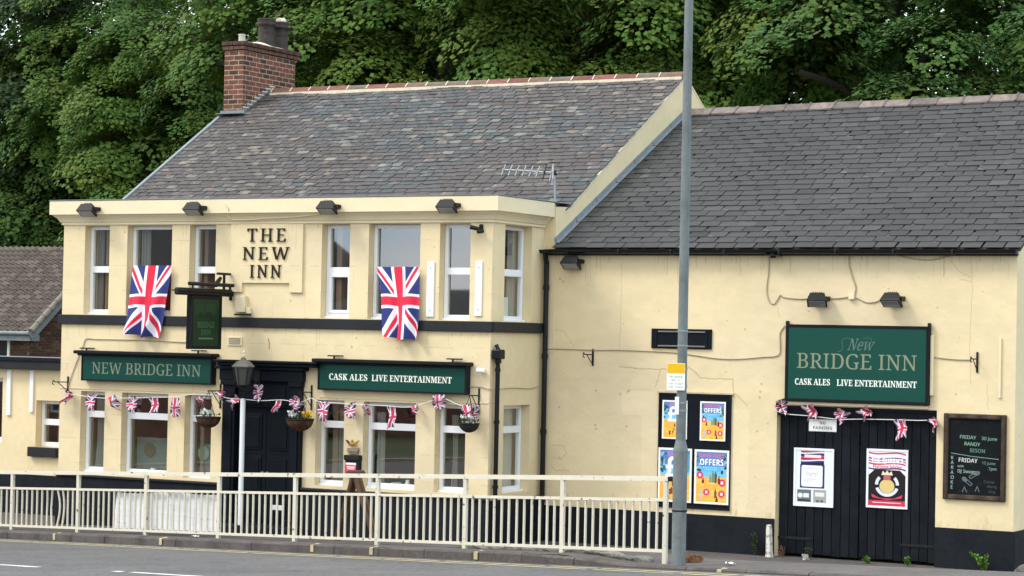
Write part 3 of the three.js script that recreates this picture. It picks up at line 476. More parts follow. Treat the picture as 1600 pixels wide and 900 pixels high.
{ // two gate leaves of vertical boards
  const top = gate.y1 - 0.155, gp = rng(8), bd = [0, 1, 2].map(i => mk(paintTex([0.006 + 0.002 * i, 0.008 + 0.002 * i, 0.012 + 0.002 * i], 0.45, 0.7, 128, 190 + i), 0.5, 0.003, { specularIntensity: 0.22 }));
  const mid = onZ(1338, 760, ZB).x;
  for (const [a, b] of [[gate.x0 + 0.015, mid - 0.006], [mid + 0.006, gate.x1 - 0.015]]) {
    const lf = sub('gate_leaf', barn), n = 9, w = (b - a) / n; part('backing_rail', [box(a, b, 0.25, 0.4, ZB - 0.2, ZB - 0.155), box(a, b, top - 0.4, top - 0.25, ZB - 0.2, ZB - 0.155)], M.blackDoor, lf);
    for (let i = 0; i < n; i++) part('board', rbox(a + i * w + 0.004, a + (i + 1) * w - 0.004, 0.035 + gp() * 0.02, top - gp() * 0.006, ZB - 0.155, ZB - 0.125 + gp() * 0.003, 0.006), bd[(gp() * 3) | 0], lf);
    const left = a < gate.x0 + 0.1; part('strap_hinge', rbox(left ? a - 0.01 : b - 0.55, left ? a + 0.55 : b + 0.01, 0.26, 0.30, ZB - 0.122, ZB - 0.112, 0.003), M.iron, lf);
  }
}
{
  const eave = x => V(x, 4.655, -1.58), ridge = x => V(x, 7.30 + 0.0128 * x, -6.7);
  part('roof_deck', [sheetQuad(eave(XG), eave(7.8), ridge(7.8), ridge(XG)), sheetQuad(V(7.8, 4.7, -11.9), V(XG, 4.7, -11.9), ridge(XG), ridge(7.8))].map(g => g.translate(0, -0.04, 0)), M.darkDeck, barn);
  const bn = noiser(87, 32); const tone = (x, t, r) => { const k = 0.84 + 0.2 * r() + (r() < 0.03 ? 0.25 : 0) - (r() < 0.05 ? 0.22 : 0) + 0.22 * (bn(x * 0.7, t * 5 + 2) - 0.5); return { c: [0.140 * k, 0.132 * k, 0.129 * k], q: clamp((k - 0.6) / 0.8) }; };
  const rf = slateRoof(barn, { seed: 15, rag: 0.01, wave: 0.005, thick: 0.008, eave, ridge, x0: () => XG + 0.01, x1: () => 7.82, gauge: 0.198, width: 0.32, tone, chips: 0.09, gaps: 0.10, mat: M.slateNew, visible: () => true });
  rf.userData.label = 'even dark grey slates with chipped corners';
  const rm = [[0.17, 0.135, 0.12], [0.21, 0.17, 0.145], [0.14, 0.115, 0.105]].map((c, i) => mk(paintTex(c, 0.5, 0.4, 128, 200 + i), 0.9, 0.01)), r = rng(71);
  for (let x = XG + 0.05, i = 0; x < 7.7; x += 0.46, i++) {
    const y = ridge(x).y + 0.02 + (r() - 0.5) * 0.012, sh = poly([[-0.17, -0.085], [0, 0.035], [0.17, -0.085], [0.17, -0.105], [0, 0.012], [-0.17, -0.105]]);
    const g = new THREE.ExtrudeGeometry(sh, { depth: 0.452, bevelEnabled: false }).rotateY(Math.PI / 2).rotateZ(0.01 + (r() - 0.5) * 0.02).translate(x, y + 0.03, -6.7); part('ridge_tile', g, rm[(r() * 3) | 0], rf);
    part('tile_collar', new THREE.ExtrudeGeometry(poly([[-0.19, -0.09], [0, 0.055], [0.19, -0.09], [0.17, -0.1], [0, 0.03], [-0.17, -0.1]]), { depth: 0.03, bevelEnabled: false }).rotateY(Math.PI / 2).translate(x - 0.004, y + 0.032, -6.7), rm[2], rf);
  }
  // lead soaker where the slates meet the pub's gable
  const segs = 7; for (let i = 0; i < segs; i++) { const a = eave(0).lerp(ridge(0), 0.02), b = ridge(0), p = a.clone().lerp(b, i / segs), q = a.clone().lerp(b, (i + 0.97) / segs); part('abutment_flashing', bar(V(XG + 0.012, p.y + 0.075, p.z), V(XG + 0.012, q.y + 0.075, q.z), 0.11, 0.02), M.lead, rf); part('flashing_apron', bar(V(XG + 0.05, p.y + 0.05 + i % 2 * 0.003, p.z), V(XG + 0.05, q.y + 0.05 + i % 2 * 0.003, q.z), 0.012, 0.055), M.lead, rf); }
  const gt = sub('gutter', barn), hs = []; for (let i = 0; i <= 10; i++) { const a = Math.PI * (1 + i / 10); hs.push([0.06 * Math.cos(a), 0.06 * Math.sin(a)]); } for (let i = 10; i >= 0; i--) { const a = Math.PI * (1 + i / 10); hs.push([0.053 * Math.cos(a), 0.053 * Math.sin(a)]); }
  part('trough', new THREE.ExtrudeGeometry(poly(hs), { depth: 7.74, bevelEnabled: false }).rotateY(Math.PI / 2).translate(0.02, 4.64, -1.545), M.gutter, gt);
  part('fascia_board', box(0.03, BX1 + 0.02, 4.555, 4.655, ZB + 0.002, ZB + 0.05), M.gutter, gt);
  for (let x = 0.5; x < 7.6; x += 0.9) part('bracket', rbox(x, x + 0.035, 4.57, 4.645, ZB + 0.05, -1.48, 0.004), M.gutter, gt);
  const c = onZ(1212, 402, ZB + 0.05).x; part('gutter_outlet', [rod(V(c, 4.52, -1.56), V(c, 4.6, -1.545), 0.045), rbox(c - 0.12, c + 0.12, 4.545, 4.56, ZB + 0.051, -1.5, 0.004)], M.gutter, gt);
  const dp = sub('downpipe', barn), dx = 0.09; part('pipe', [rod(V(dx, -0.1, ZB + 0.09), V(dx, 4.45, ZB + 0.09), 0.042, 0.042, 12), rod(V(dx, 4.42, ZB + 0.09), V(dx, 4.62, -1.55), 0.042, 0.042, 12)], M.gutter, dp);
  for (const y of [0.6, 1.7, 2.9, 4.0]) part('pipe_collar', rod(V(dx, y, ZB + 0.09), V(dx, y + 0.08, ZB + 0.09), 0.052, 0.052, 12), M.gutter, dp);
}
console.log('outbuilding');

// ------------------------------------------------------------------ low annex and brick house on the left
{
  const Z = -1.2, an = thing('annex_building', 'low flat roofed cream annex with black fascia beside the pub', 'building', V(-12, -0.1, -3));
  const w = rectZ(60, 92.5, 626, 699, Z), w2 = rectZ(-45, 3.5, 590, 690, Z), yT = onZ(50, 577, Z).y, yF = onZ(50, 561.5, Z).y;
  const o1 = { a0: onZ(56, 660, Z).x, a1: w.x1, y0: w.y0, y1: w.y1, tr: onZ(76, 660, Z).y }, o2 = { a0: w2.x0, a1: w2.x1, y0: w2.y0, y1: w2.y1 };
  part('front_wall', wallZ(-16, -9.0, -0.4, yT, Z, 0.2, [H4(o1), H4(o2)]), M.cream, an);
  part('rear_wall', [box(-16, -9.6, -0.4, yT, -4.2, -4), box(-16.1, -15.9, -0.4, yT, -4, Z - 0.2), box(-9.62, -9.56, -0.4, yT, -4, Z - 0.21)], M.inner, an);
  part('flat_roof', box(-16.1, -8.9, yT + 0.001, yF, -4.2, Z + 0.12), M.lead, an);
  part('fascia', rbox(-16.1, -8.95, yT - 0.005, yF + 0.02, Z + 0.12, Z + 0.17, 0.01), M.band, an);
  part('fascia_edge', rbox(-16.1, -8.94, yF - 0.03, yF + 0.04, Z + 0.1705, Z + 0.20, 0.008), M.black, an);
  part('plinth', rbox(-16, -8.9, -0.4, 0.60, Z + 0.002, Z + 0.03, 0.008), M.plinth, an);
  win(an, { ...o1, map: new THREE.Matrix4().makeTranslation(0, 0, Z), sill: false }); win(an, { ...o2, map: new THREE.Matrix4().makeTranslation(0, 0, Z) });
  const s = rectZ(45, 89.5, 699, 714, Z + 0.05); part('window_ledge', rbox(s.x0, s.x1, s.y0, s.y1, Z - 0.02, Z + 0.1, 0.01), M.band, an);
  for (const [a, b, t, u, lab] of [[11, 17, 577, 649, 'longer white plastic strip hanging from the annex fascia away from the pub'], [47, 52.5, 577, 644, 'white plastic strip hanging from the annex fascia beside its small window']]) { const q = rectZ(a, b, t, u, Z + 0.02); single('white_batten', rbox(q.x0, q.x1, q.y0, Math.min(q.y1, yT - 0.01), Z + 0.002, Z + 0.04, 0.006), M.upvc, lab, 'trim strip', 'white strips under the annex fascia'); }
}
{
  const zf = -14, x1 = onZ(48, 520, zf).x, ye = onZ(48, 519, zf).y, tn = 0.78;
  const h = thing('brick_house', 'brown brick house with concrete pantile roof behind the annex', 'house', V(x1 - 4, 0, zf - 3));
  const r0 = ray(20, 386), k = (ye + 0.02 + tn * (zf - CP.z) - CP.y) / (r0.y + tn * r0.z), zr = CP.z + r0.z * k, yr = CP.y + r0.y * k;
  const dk = mat(0.05, 0.035, 0.028, 0.95), mort = mk(paintTex([0.20, 0.15, 0.115], 0.3, 0.5, 128, 211), 0.95, 0.01);
  const hz = zf - 0.35, xg = x1 - 0.3;
  part('wall', [box(xg - 8, xg - 0.02, -0.5, ye - 0.06, hz - 6, hz - 0.02), new THREE.ExtrudeGeometry(poly([[-hz + 0.02, ye - 0.1], [-2 * zr + hz - 0.02 - hz + hz, ye - 0.1], [-zr, yr - 0.12]]), { depth: 0.25, bevelEnabled: false }).rotateY(Math.PI / 2).translate(xg - 0.27, 0, 0)], mort, h);
  const bm = [[0.115, 0.06, 0.042], [0.085, 0.046, 0.034], [0.145, 0.085, 0.055], [0.10, 0.052, 0.04]].map((c, i) => mk(paintTex(c, 0.5, 0.4, 128, 213 + i), 0.9, 0.008)), r = rng(44);
  const gx = merge(rbox(-0.05, 0, 0, 0.063, -0.1075, 0.1075, 0.004)), gz = merge(rbox(-0.1075, 0.1075, 0, 0.063, -0.05, 0, 0.004)), wp = wpos(h);
  for (let c = 0; c < 26; c++) { const y = ye + 0.62 - c * 0.075; for (let i = 0; i < 9; i++) { const z = hz - 0.11 - i * 0.225 - (c % 2) * 0.1125; if (y > ye - 0.06 + tn * (hz - z) - 0.05) continue; const b = meshOf('brick', gx, bm[(r() * 4) | 0], h); b.position.set(xg + (r() - 0.5) * 0.004, y, z).sub(wp); } }
  for (let c = 0; c < 12; c++) { const y = ye - 0.2 - c * 0.075; for (let i = 0; i < 6; i++) { const b = meshOf('brick', gz, bm[(r() * 4) | 0], h); b.position.set(xg - 0.12 - i * 0.225 - (c % 2) * 0.1125, y, hz + (r() - 0.5) * 0.004).sub(wp); } }
  // pantiles
  const tm = [[0.115, 0.09, 0.075], [0.09, 0.072, 0.062], [0.135, 0.108, 0.092], [0.10, 0.078, 0.065]].map((c, i) => mk(paintTex(c, 0.6, 0.5, 128, 221 + i), 0.9, 0.008));
  const sl = Math.hypot(zf - zr, yr - ye), rows = Math.round(sl / 0.19), cw = 0.19, cols = 13, rest = [];
  const tg = [0, 1].map(q => { const g = grid(6, 1, (u, v) => { const a = u * Math.PI * 2; return V((u - 0.5) * 0.2, v * 0.24, 0.024 * Math.sin(a) + 0.028 * (1 - v)); }); const g2 = grid(6, 1, (u, v) => V((u - 0.5) * 0.2, 0, 0.024 * Math.sin(u * Math.PI * 2) + 0.028 - v * 0.03)); return mergeGeometries([g.toNonIndexed(), g2.toNonIndexed()]); });
  const rf = sub('roof', h), dir = V(0, yr - ye, zr - zf).normalize(), out = V(1, 0, 0).cross(dir), q = new THREE.Quaternion().setFromRotationMatrix(new THREE.Matrix4().makeBasis(V(1, 0, 0), dir, out)); let cnt = 0; const all = [];
  for (let j = 0; j < rows; j++) for (let i = 0; i < 44; i++) {
    const x = x1 - 0.12 - i * cw, p = V(x, ye, zf).addScaledVector(dir, j * 0.19).addScaledVector(out, 0.02 + r() * 0.006); const u = p.clone().sub(CP);
    if (i < cols && cnt < 300) { const m = meshOf('roof_tile', tg[0], tm[(r() * 4) | 0], rf); m.position.copy(p).sub(wp); m.quaternion.copy(q); cnt++; } else all.push(tg[0].clone().applyQuaternion(q).translate(p.x - wp.x, p.y - wp.y, p.z - wp.z));
  }
  if (all.length) { const m = meshOf('roof_tiles', mergeGeometries(all), tm[0], rf); m.userData = { kind: 'stuff' }; }
  part('roof_deck', [sheetQuad(V(xg - 8, ye, zf), V(x1, ye, zf), V(x1, yr, zr), V(xg - 8, yr, zr)), sheetQuad(V(x1, ye, 2 * zr - zf), V(xg - 8, ye, 2 * zr - zf), V(xg - 8, yr, zr), V(x1, yr, zr))], dk, rf);
  const rm = mk(paintTex([0.26, 0.225, 0.19], 0.4, 0.4, 128, 231), 0.9, 0.008);
  for (let i = 0; i < 18; i++) part('ridge_tile', new THREE.CylinderGeometry(0.11, 0.11, 0.43, 8, 1, false, -Math.PI / 2, Math.PI).rotateX(Math.PI / 2).rotateY(Math.PI / 2).rotateX(-Math.PI / 2 + Math.PI / 2).translate(x1 - 0.22 - i * 0.44, yr - 0.02, zr), rm, rf);
  for (let i = 0; i < 9; i++) { const p = V(x1 + 0.02, ye, zf).addScaledVector(dir, i * 0.3).addScaledVector(out, 0.03), e = p.clone().addScaledVector(dir, 0.285); part('verge_tile', rod(p, e, 0.085, 0.075, 8), rm, rf); }
  part('bargeboard', bar(V(x1 + 0.01, ye - 0.13, zf + 0.01), V(x1 + 0.01, yr - 0.13, zr + 0.01), 0.2, 0.04), M.lead, rf);
  part('eaves_gutter', [rod(V(xg - 8, ye - 0.03, zf + 0.05), V(x1, ye - 0.03, zf + 0.05), 0.055), box(xg - 8, x1 - 0.02, ye - 0.22, ye - 0.06, zf - 0.36, zf - 0.0)], M.lead, rf);
  const wn = rectZ(-40, 16, 524, 575, hz); const w = sub('window', h); part('frame', [box(wn.x1 - 0.07, wn.x1, wn.y0 - 0.5, wn.y1, hz, hz + 0.04), box(wn.x0, wn.x1 - 0.07, wn.y1 - 0.06, wn.y1, hz, hz + 0.039)], M.upvc, w); part('pane', box(wn.x0, wn.x1 - 0.07, wn.y0 - 0.5, wn.y1 - 0.06, hz - 0.01, hz + 0.01), mat(0.02, 0.022, 0.024, 0.05), w);
}
console.log('left buildings');

// ------------------------------------------------------------------ signs
const GREEN = [0.004, 0.040, 0.033], greenCss = '#083f35';
const spaced = (c, t, cx, y, w, h, font, col) => { // text stretched to a box: centre x, baseline y, width, cap height
  c.save(); c.font = (font.startsWith('bold ') ? 'bold 100px ' + font.slice(5) : '100px ' + font); const m = c.measureText(t); c.translate(cx, y); c.scale(w / m.width, h / 72); c.fillStyle = col; c.textAlign = 'center'; c.textBaseline = 'alphabetic'; c.fillText(t, 0, 0); c.restore();
};
function greenBase(c, w, h, seed, col = greenCss) { c.fillStyle = col; c.fillRect(0, 0, w, h); const r = rng(seed); for (let i = 0; i < 900; i++) { c.fillStyle = `rgba(${r() < 0.5 ? '40,90,80' : '0,20,18'},${0.05 * r()})`; c.fillRect(r() * w, r() * h, 2 + r() * 30, 1 + r() * 3); } }
const signMat = (tex, rough = 0.35) => new THREE.MeshPhysicalMaterial({ map: tex, roughness: rough, specularIntensity: 0.5, side: THREE.DoubleSide });
function boardSign(name, label, q, z0, z1, tex, fr = 0.03, group) {
  const o = thing(name, label, 'sign', V((q.x0 + q.x1) / 2, q.y0, z0), group);
  part('board', box(q.x0 + 0.005, q.x1 - 0.005, q.y0 + 0.005, q.y1 - 0.005, z0, z1 - 0.012), M.blackDoor, o);
  part('frame', [rbox(q.x0, q.x0 + fr, q.y0, q.y1, z0 + 0.002, z1, 0.005), rbox(q.x1 - fr, q.x1, q.y0, q.y1, z0 + 0.002, z1, 0.005), rbox(q.x0 + fr, q.x1 - fr, q.y0, q.y0 + fr, z0 + 0.002, z1 - 0.002, 0.005), rbox(q.x0 + fr, q.x1 - fr, q.y1 - fr, q.y1, z0 + 0.002, z1 - 0.002, 0.005)], M.black, o);
  const z = z1 - 0.01; part('panel', sheetQuad(V(q.x0 + fr, q.y0 + fr, z), V(q.x1 - fr, q.y0 + fr, z), V(q.x1 - fr, q.y1 - fr, z), V(q.x0 + fr, q.y1 - fr, z)), tex, o);
  return o;
}
{
  const t1 = canvasTex(1024, 200, (c, w, h) => { greenBase(c, w, h, 3); spaced(c, 'NEW BRIDGE INN', 512, 150, 880, 96, 'serif', '#7d826f'); });
  const q1 = rectZ(126.5, 330.5, 555.5, 598, 0.14), s1 = boardSign('fascia_sign', 'long green fascia sign reading NEW BRIDGE INN in pale lettering', q1, 0.003, 0.14, signMat(t1));
  part('hood', [rbox(q1.x0 - 0.1, q1.x1 + 0.06, q1.y1 + 0.002, q1.y1 + 0.06, 0.004, 0.24, 0.015), rbox(q1.x0 - 0.06, q1.x1 + 0.02, q1.y1 - 0.03, q1.y1 + 0.0015, 0.142, 0.18, 0.01)], M.black, s1);
  const t2 = canvasTex(1024, 200, (c, w, h) => { greenBase(c, w, h, 5); spaced(c, 'CASK ALES', 208, 128, 280, 52, 'bold serif', '#f2f0e4'); c.font = 'bold 40px serif'; spaced(c, 'LIVE ENTERTAINMENT', 655, 128, 560, 52, 'bold serif', '#f2f0e4'); });
  const fnt = (c, wgt) => 0; 
  const q2 = rectZ(496, 728.5, 569, 613, 0.14), s2_ = boardSign('fascia_sign', 'long green fascia sign reading CASK ALES LIVE ENTERTAINMENT in white', q2, 0.003, 0.14, signMat(t2));
  part('hood', [rbox(q2.x0 - 0.06, q2.x1 + 0.05, q2.y1 + 0.002, q2.y1 + 0.06, 0.004, 0.24, 0.015), rbox(q2.x0 - 0.02, q2.x1 + 0.02, q2.y1 - 0.03, q2.y1 + 0.0015, 0.142, 0.18, 0.01)], M.black, s2_);
  for (const [u, v, s] of [[137, 545, s1], [312, 549, s1], [525, 557, s2_], [711, 562, s2_]]) { const p = onZ(u, v, 0.1); part('hood_bracket', [rbox(p.x - 0.1, p.x + 0.1, p.y, p.y + 0.02, 0.03, 0.2, 0.004), rbox(p.x - 0.08, p.x - 0.06, p.y - 0.06, p.y - 0.0005, 0.03, 0.06, 0.004)], M.iron, s); }
  const t3 = canvasTex(1024, 560, (c, w, h) => {
    greenBase(c, w, h, 9, '#0a4339');
    c.save(); c.transform(1, 0, -0.32, 1, 0, 0); spaced(c, 'New', 590, 172, 190, 92, 'serif', '#5f7466'); c.restore();
    c.strokeStyle = '#4f675a'; c.lineWidth = 4; c.beginPath(); c.moveTo(372, 182); c.bezierCurveTo(400, 196, 425, 150, 405, 118); c.bezierCurveTo(395, 82, 450, 62, 478, 92); c.stroke(); c.beginPath(); c.moveTo(560, 84); c.bezierCurveTo(600, 60, 640, 80, 622, 104); c.stroke();
    spaced(c, 'BRIDGE INN', 512, 320, 900, 118, 'serif', '#85886f');
    spaced(c, 'CASK ALES', 188, 452, 270, 50, 'bold serif', '#f4f2e8'); spaced(c, 'LIVE ENTERTAINMENT', 665, 452, 590, 50, 'bold serif', '#f4f2e8');
  });
  const q3 = rectZ(1226.5, 1451, 508.2, 630, ZB + 0.11); const s3 = boardSign('hoarding_sign', 'large square green sign reading New BRIDGE INN above the black gates', q3, ZB + 0.003, ZB + 0.11, signMat(t3), 0.045);
  part('corner_bracket', [rbox(q3.x0 - 0.005, q3.x0 + 0.03, q3.y1, q3.y1 + 0.05, ZB + 0.02, ZB + 0.1, 0.004), rbox(q3.x1 - 0.03, q3.x1 + 0.005, q3.y1, q3.y1 + 0.05, ZB + 0.02, ZB + 0.1, 0.004)], M.iron, s3);
  const q4 = rectZ(1453, 1457, 524, 618, ZB + 0.05); single('white_batten', rbox(q3.x1 + 0.006, q3.x1 + 0.05, q4.y0, q4.y1, ZB + 0.002, ZB + 0.06, 0.004), M.creamTrim, 'short cream batten fixed against the side of the square green sign', 'batten');
  const q5 = rectZ(1560.5, 1564.5, 528, 622, ZB + 0.01); single('wall_conduit', rbox(q5.x0, q5.x1, q5.y0, q5.y1, ZB + 0.002, ZB + 0.03, 0.004), M.creamTrim, 'vertical cream conduit on the wall above the chalkboard', 'conduit');
  // ledge strip under the sign
  const q6 = rectZ(1226, 1450, 627, 634, ZB + 0.02); single('sign_ledge', rbox(q3.x0 + 0.03, q3.x1 - 0.03, q3.y0 - 0.055, q3.y0 - 0.006, ZB + 0.002, ZB + 0.05, 0.006), M.creamTrim, 'narrow cream ledge between the square green sign and the gates', 'ledge');
}
{ // hanging sign on its bracket, at right angles to the wall
  const X = -4.88, h = thing('hanging_sign', 'dark green hanging pub sign on black bracket beside the name panel', 'sign', V(X, 2.9, 0.7));
  const tx = canvasTex(512, 512, (c, w, hh) => { c.fillStyle = '#113019'; c.fillRect(0, 0, w, hh); const r = rng(5); c.strokeStyle = '#16301d'; c.lineWidth = 6; c.strokeRect(34, 30, w - 68, hh - 60); c.fillStyle = '#173a20'; c.fillRect(60, 60, 150, 130); c.fillRect(250, 50, 190, 120); c.fillStyle = '#0d2415'; c.beginPath(); c.arc(150, 200, 55, Math.PI, 0); c.fill(); c.beginPath(); c.arc(310, 205, 70, Math.PI, 0); c.fill(); spaced(c, 'BRIDGE', 256, 312, 340, 64, 'bold serif', '#3d6042'); spaced(c, 'INN', 256, 392, 190, 60, 'bold serif', '#3d6042'); c.fillStyle = '#54705c'; c.fillRect(120, 420, 272, 18); for (let i = 0; i < 500; i++) { c.fillStyle = `rgba(30,60,35,${0.12 * r()})`; c.fillRect(r() * w, r() * hh, r() * 20, r() * 6); } });
  const z0 = 0.33, z1 = 1.15, y0 = 2.94, y1 = 3.80;
  part('board', rbox(X - 0.05, X + 0.035, y0, y1, z0, z1, 0.008), M.blackDoor, h);
  part('moulding', [rbox(X + 0.03, X + 0.055, y0, y1, z0, z0 + 0.05, 0.006), rbox(X + 0.03, X + 0.055, y0, y1, z1 - 0.05, z1, 0.006), rbox(X + 0.03, X + 0.053, y0, y0 + 0.05, z0 + 0.05, z1 - 0.05, 0.006), rbox(X + 0.03, X + 0.053, y1 - 0.05, y1, z0 + 0.05, z1 - 0.05, 0.006)], M.black, h);
  part('panel', sheetQuad(V(X + 0.04, y0 + 0.05, z1 - 0.05), V(X + 0.04, y0 + 0.05, z0 + 0.05), V(X + 0.04, y1 - 0.05, z0 + 0.05), V(X + 0.04, y1 - 0.05, z1 - 0.05)), signMat(tx, 0.5), h);
  part('bracket_beam', [rbox(X - 0.05, X + 0.05, 3.80, 3.92, 0.0, 1.5, 0.03), rbox(X - 0.13, X + 0.13, 3.865, 3.885, 0.1, 1.46, 0.006), rbox(X - 0.02, X + 0.02, 3.74, 3.98, 0.004, 0.05, 0.008)], M.iron, h);
  part('lamp_rail', [rod(V(X + 0.1, 3.985, 0.1), V(X + 0.1, 3.985, 1.3), 0.03), rod(V(X + 0.1, 3.9, 0.2), V(X + 0.1, 3.99, 0.2), 0.015), rod(V(X + 0.1, 3.9, 1.2), V(X + 0.1, 3.99, 1.2), 0.015)], M.iron, h);
  part('hanger', [rod(V(X, 3.8, 0.45), V(X, 3.86, 0.45), 0.014), rod(V(X, 3.8, 1.05), V(X, 3.86, 1.05), 0.014)], M.iron, h);
  part('lamp_post', [rod(V(X, 3.9, 0.22), V(X, 4.16, 0.22), 0.024), rbox(X - 0.03, X + 0.03, 4.15, 4.19, 0.06, 0.4, 0.01), rod(V(X, 4.1, 0.32), V(X + 0.02, 3.98, 0.48), 0.03, 0.045)], M.iron, h);
}
// ------------------------------------------------------------------ floodlights
function floodlight(label, u, v, z, group, tilt = 0.55, turn = 0) {
  const p = onZ(u, v, z + 0.16), o = thing('floodlight', label, 'floodlight', V(p.x, p.y, z), group), K = 1.12;
  const body = mergeGeometries([new THREE.CylinderGeometry(0.15, 0.205, 0.13, 4, 1).rotateY(Math.PI / 4), new THREE.CylinderGeometry(0.21, 0.21, 0.022, 4, 1).rotateY(Math.PI / 4).translate(0, -0.073, 0)].map(g => g.toNonIndexed())).scale(1, 1, 0.72).rotateX(-tilt).rotateY(turn); body.computeVertexNormals();
  body.translate(p.x, p.y, z + 0.16); part('housing', body, M.iron, o);
  part('lens', box(-0.125, 0.125, -0.092, -0.0845, -0.085, 0.085).rotateX(-tilt).rotateY(turn).translate(p.x, p.y, z + 0.16), mat(0.25, 0.26, 0.27, 0.1), o);
  part('cooling_fins', [-0.06, -0.03, 0, 0.03, 0.06].map(k => box(k - 0.006, k + 0.006, 0.05, 0.095, -0.05, 0.05).rotateX(-tilt).rotateY(turn).translate(p.x, p.y, z + 0.16)), M.iron, o);
  part('bracket', [rbox(p.x - 0.15, p.x - 0.135, p.y - 0.02, p.y + 0.04, z, z + 0.17, 0.003), rbox(p.x + 0.135, p.x + 0.15, p.y - 0.02, p.y + 0.04, z, z + 0.17, 0.003), rbox(p.x - 0.15, p.x + 0.15, p.y - 0.02, p.y + 0.04, z + 0.001, z + 0.014, 0.003)], M.iron, o);
  return o;
}
floodlight('black floodlight on the cornice at the pub corner by the annex', 137, 327, 0.185, 'floodlights along the cornice', 0.45, 0.15);
floodlight('black floodlight on the cornice above the hanging sign', 303, 325, 0.185, 'floodlights along the cornice', 0.45, 0.15);
floodlight('black floodlight on the cornice right of the name panel', 512, 323, 0.185, 'floodlights along the cornice', 0.45, 0.15);
floodlight('black floodlight on the cornice above the security camera', 699, 321, 0.185, 'floodlights along the cornice', 0.45, 0.15);
floodlight('black floodlight under the outbuilding gutter beside the downpipe', 893, 409, ZB + 0.002, 'floodlights on the outbuilding', 0.5, 0.1);
floodlight('black floodlight over the word New of the square green sign', 1277, 467, ZB + 0.002, 'floodlights on the outbuilding', 0.5, 0.3);
floodlight('black floodlight over the end of the square green sign by the chalkboard', 1394, 467, ZB + 0.002, 'floodlights on the outbuilding', 0.5, 0.0);
// ------------------------------------------------------------------ cables
const cableZ = (z, ...px) => px.map(([u, v, dz = 0]) => onZ(u, v, z + dz));
function cable(label, z, r, m, ...px) { single('wall_cable', tube(cableZ(z, ...px), r, px.length * 14, 5), m, label, 'cable', undefined); }
cable('long sagging grey cable running from the downpipe along the cream outbuilding wall', ZB + 0.014, 0.009, M.cable, [852, 546], [866, 545], [925, 547], [970, 547], [1020, 549], [1055, 551], [1085, 555], [1120, 560], [1150, 561], [1190, 558], [1217, 554], [1219, 540], [1219, 520], [1226, 509]);
cable('pale cable looping down from the gutter outlet beside the first sign floodlight', ZB + 0.014, 0.009, M.cable, [1202, 402], [1201, 425], [1198, 455], [1203, 472], [1209, 475], [1216, 466], [1219, 461], [1224, 464], [1250, 467], [1266, 466]);
cable('brown cable dropping from the gutter to the junction box', ZB + 0.014, 0.010, M.cable, [1327, 400], [1327, 412], [1332, 432], [1337, 450], [1335, 461]);
cable('cable drooping between the junction box and the sign floodlights', ZB + 0.014, 0.009, M.cable, [1290, 466], [1310, 466], [1329, 464], [1340, 466], [1352, 472], [1366, 472], [1381, 466]);
cable('cable from the square green sign to the bracket near the chalkboard', ZB + 0.014, 0.009, M.cable, [1456, 557], [1475, 560], [1500, 562], [1517, 562]);
cable('thin wire sagging just under the outbuilding gutter', ZB + 0.014, 0.008, M.cable, [1400, 398], [1425, 404], [1455, 406], [1488, 399]);
cable('thin cable strung across the wall above the NEW BRIDGE INN fascia sign', 0.014, 0.008, M.cable, [106, 604], [116, 575], [130, 540], [134, 530], [150, 530], [200, 531], [250, 533], [292, 535]);
cable('cable along the cornice moulding above the name panel', 0.10, 0.009, M.creamTrim, [352, 318, 0.1], [357, 326, 0.09], [356, 336, 0.05], [362, 342, 0.0], [420, 341, 0.0], [470, 338, 0.01], [500, 334, 0.04]);
single('wall_cable', tube([onZ(730, 604, 0.014), onZ(750, 604.5, 0.014), V(0.014, 2.43, 0.014), onX(800, 606, 0.014), onX(830, 607, 0.014), onX(842, 603, 0.014)], 0.008, 50, 5), M.cable, 'cable wrapping round the pub corner behind the hopper pipe', 'cable');
{ const p = onZ(1332, 464, ZB); single('junction_box', rbox(p.x - 0.045, p.x + 0.045, p.y - 0.04, p.y + 0.045, ZB + 0.002, ZB + 0.06, 0.01), M.creamTrim, 'small cream junction box between the two sign floodlights', 'junction box'); }
console.log('signs');

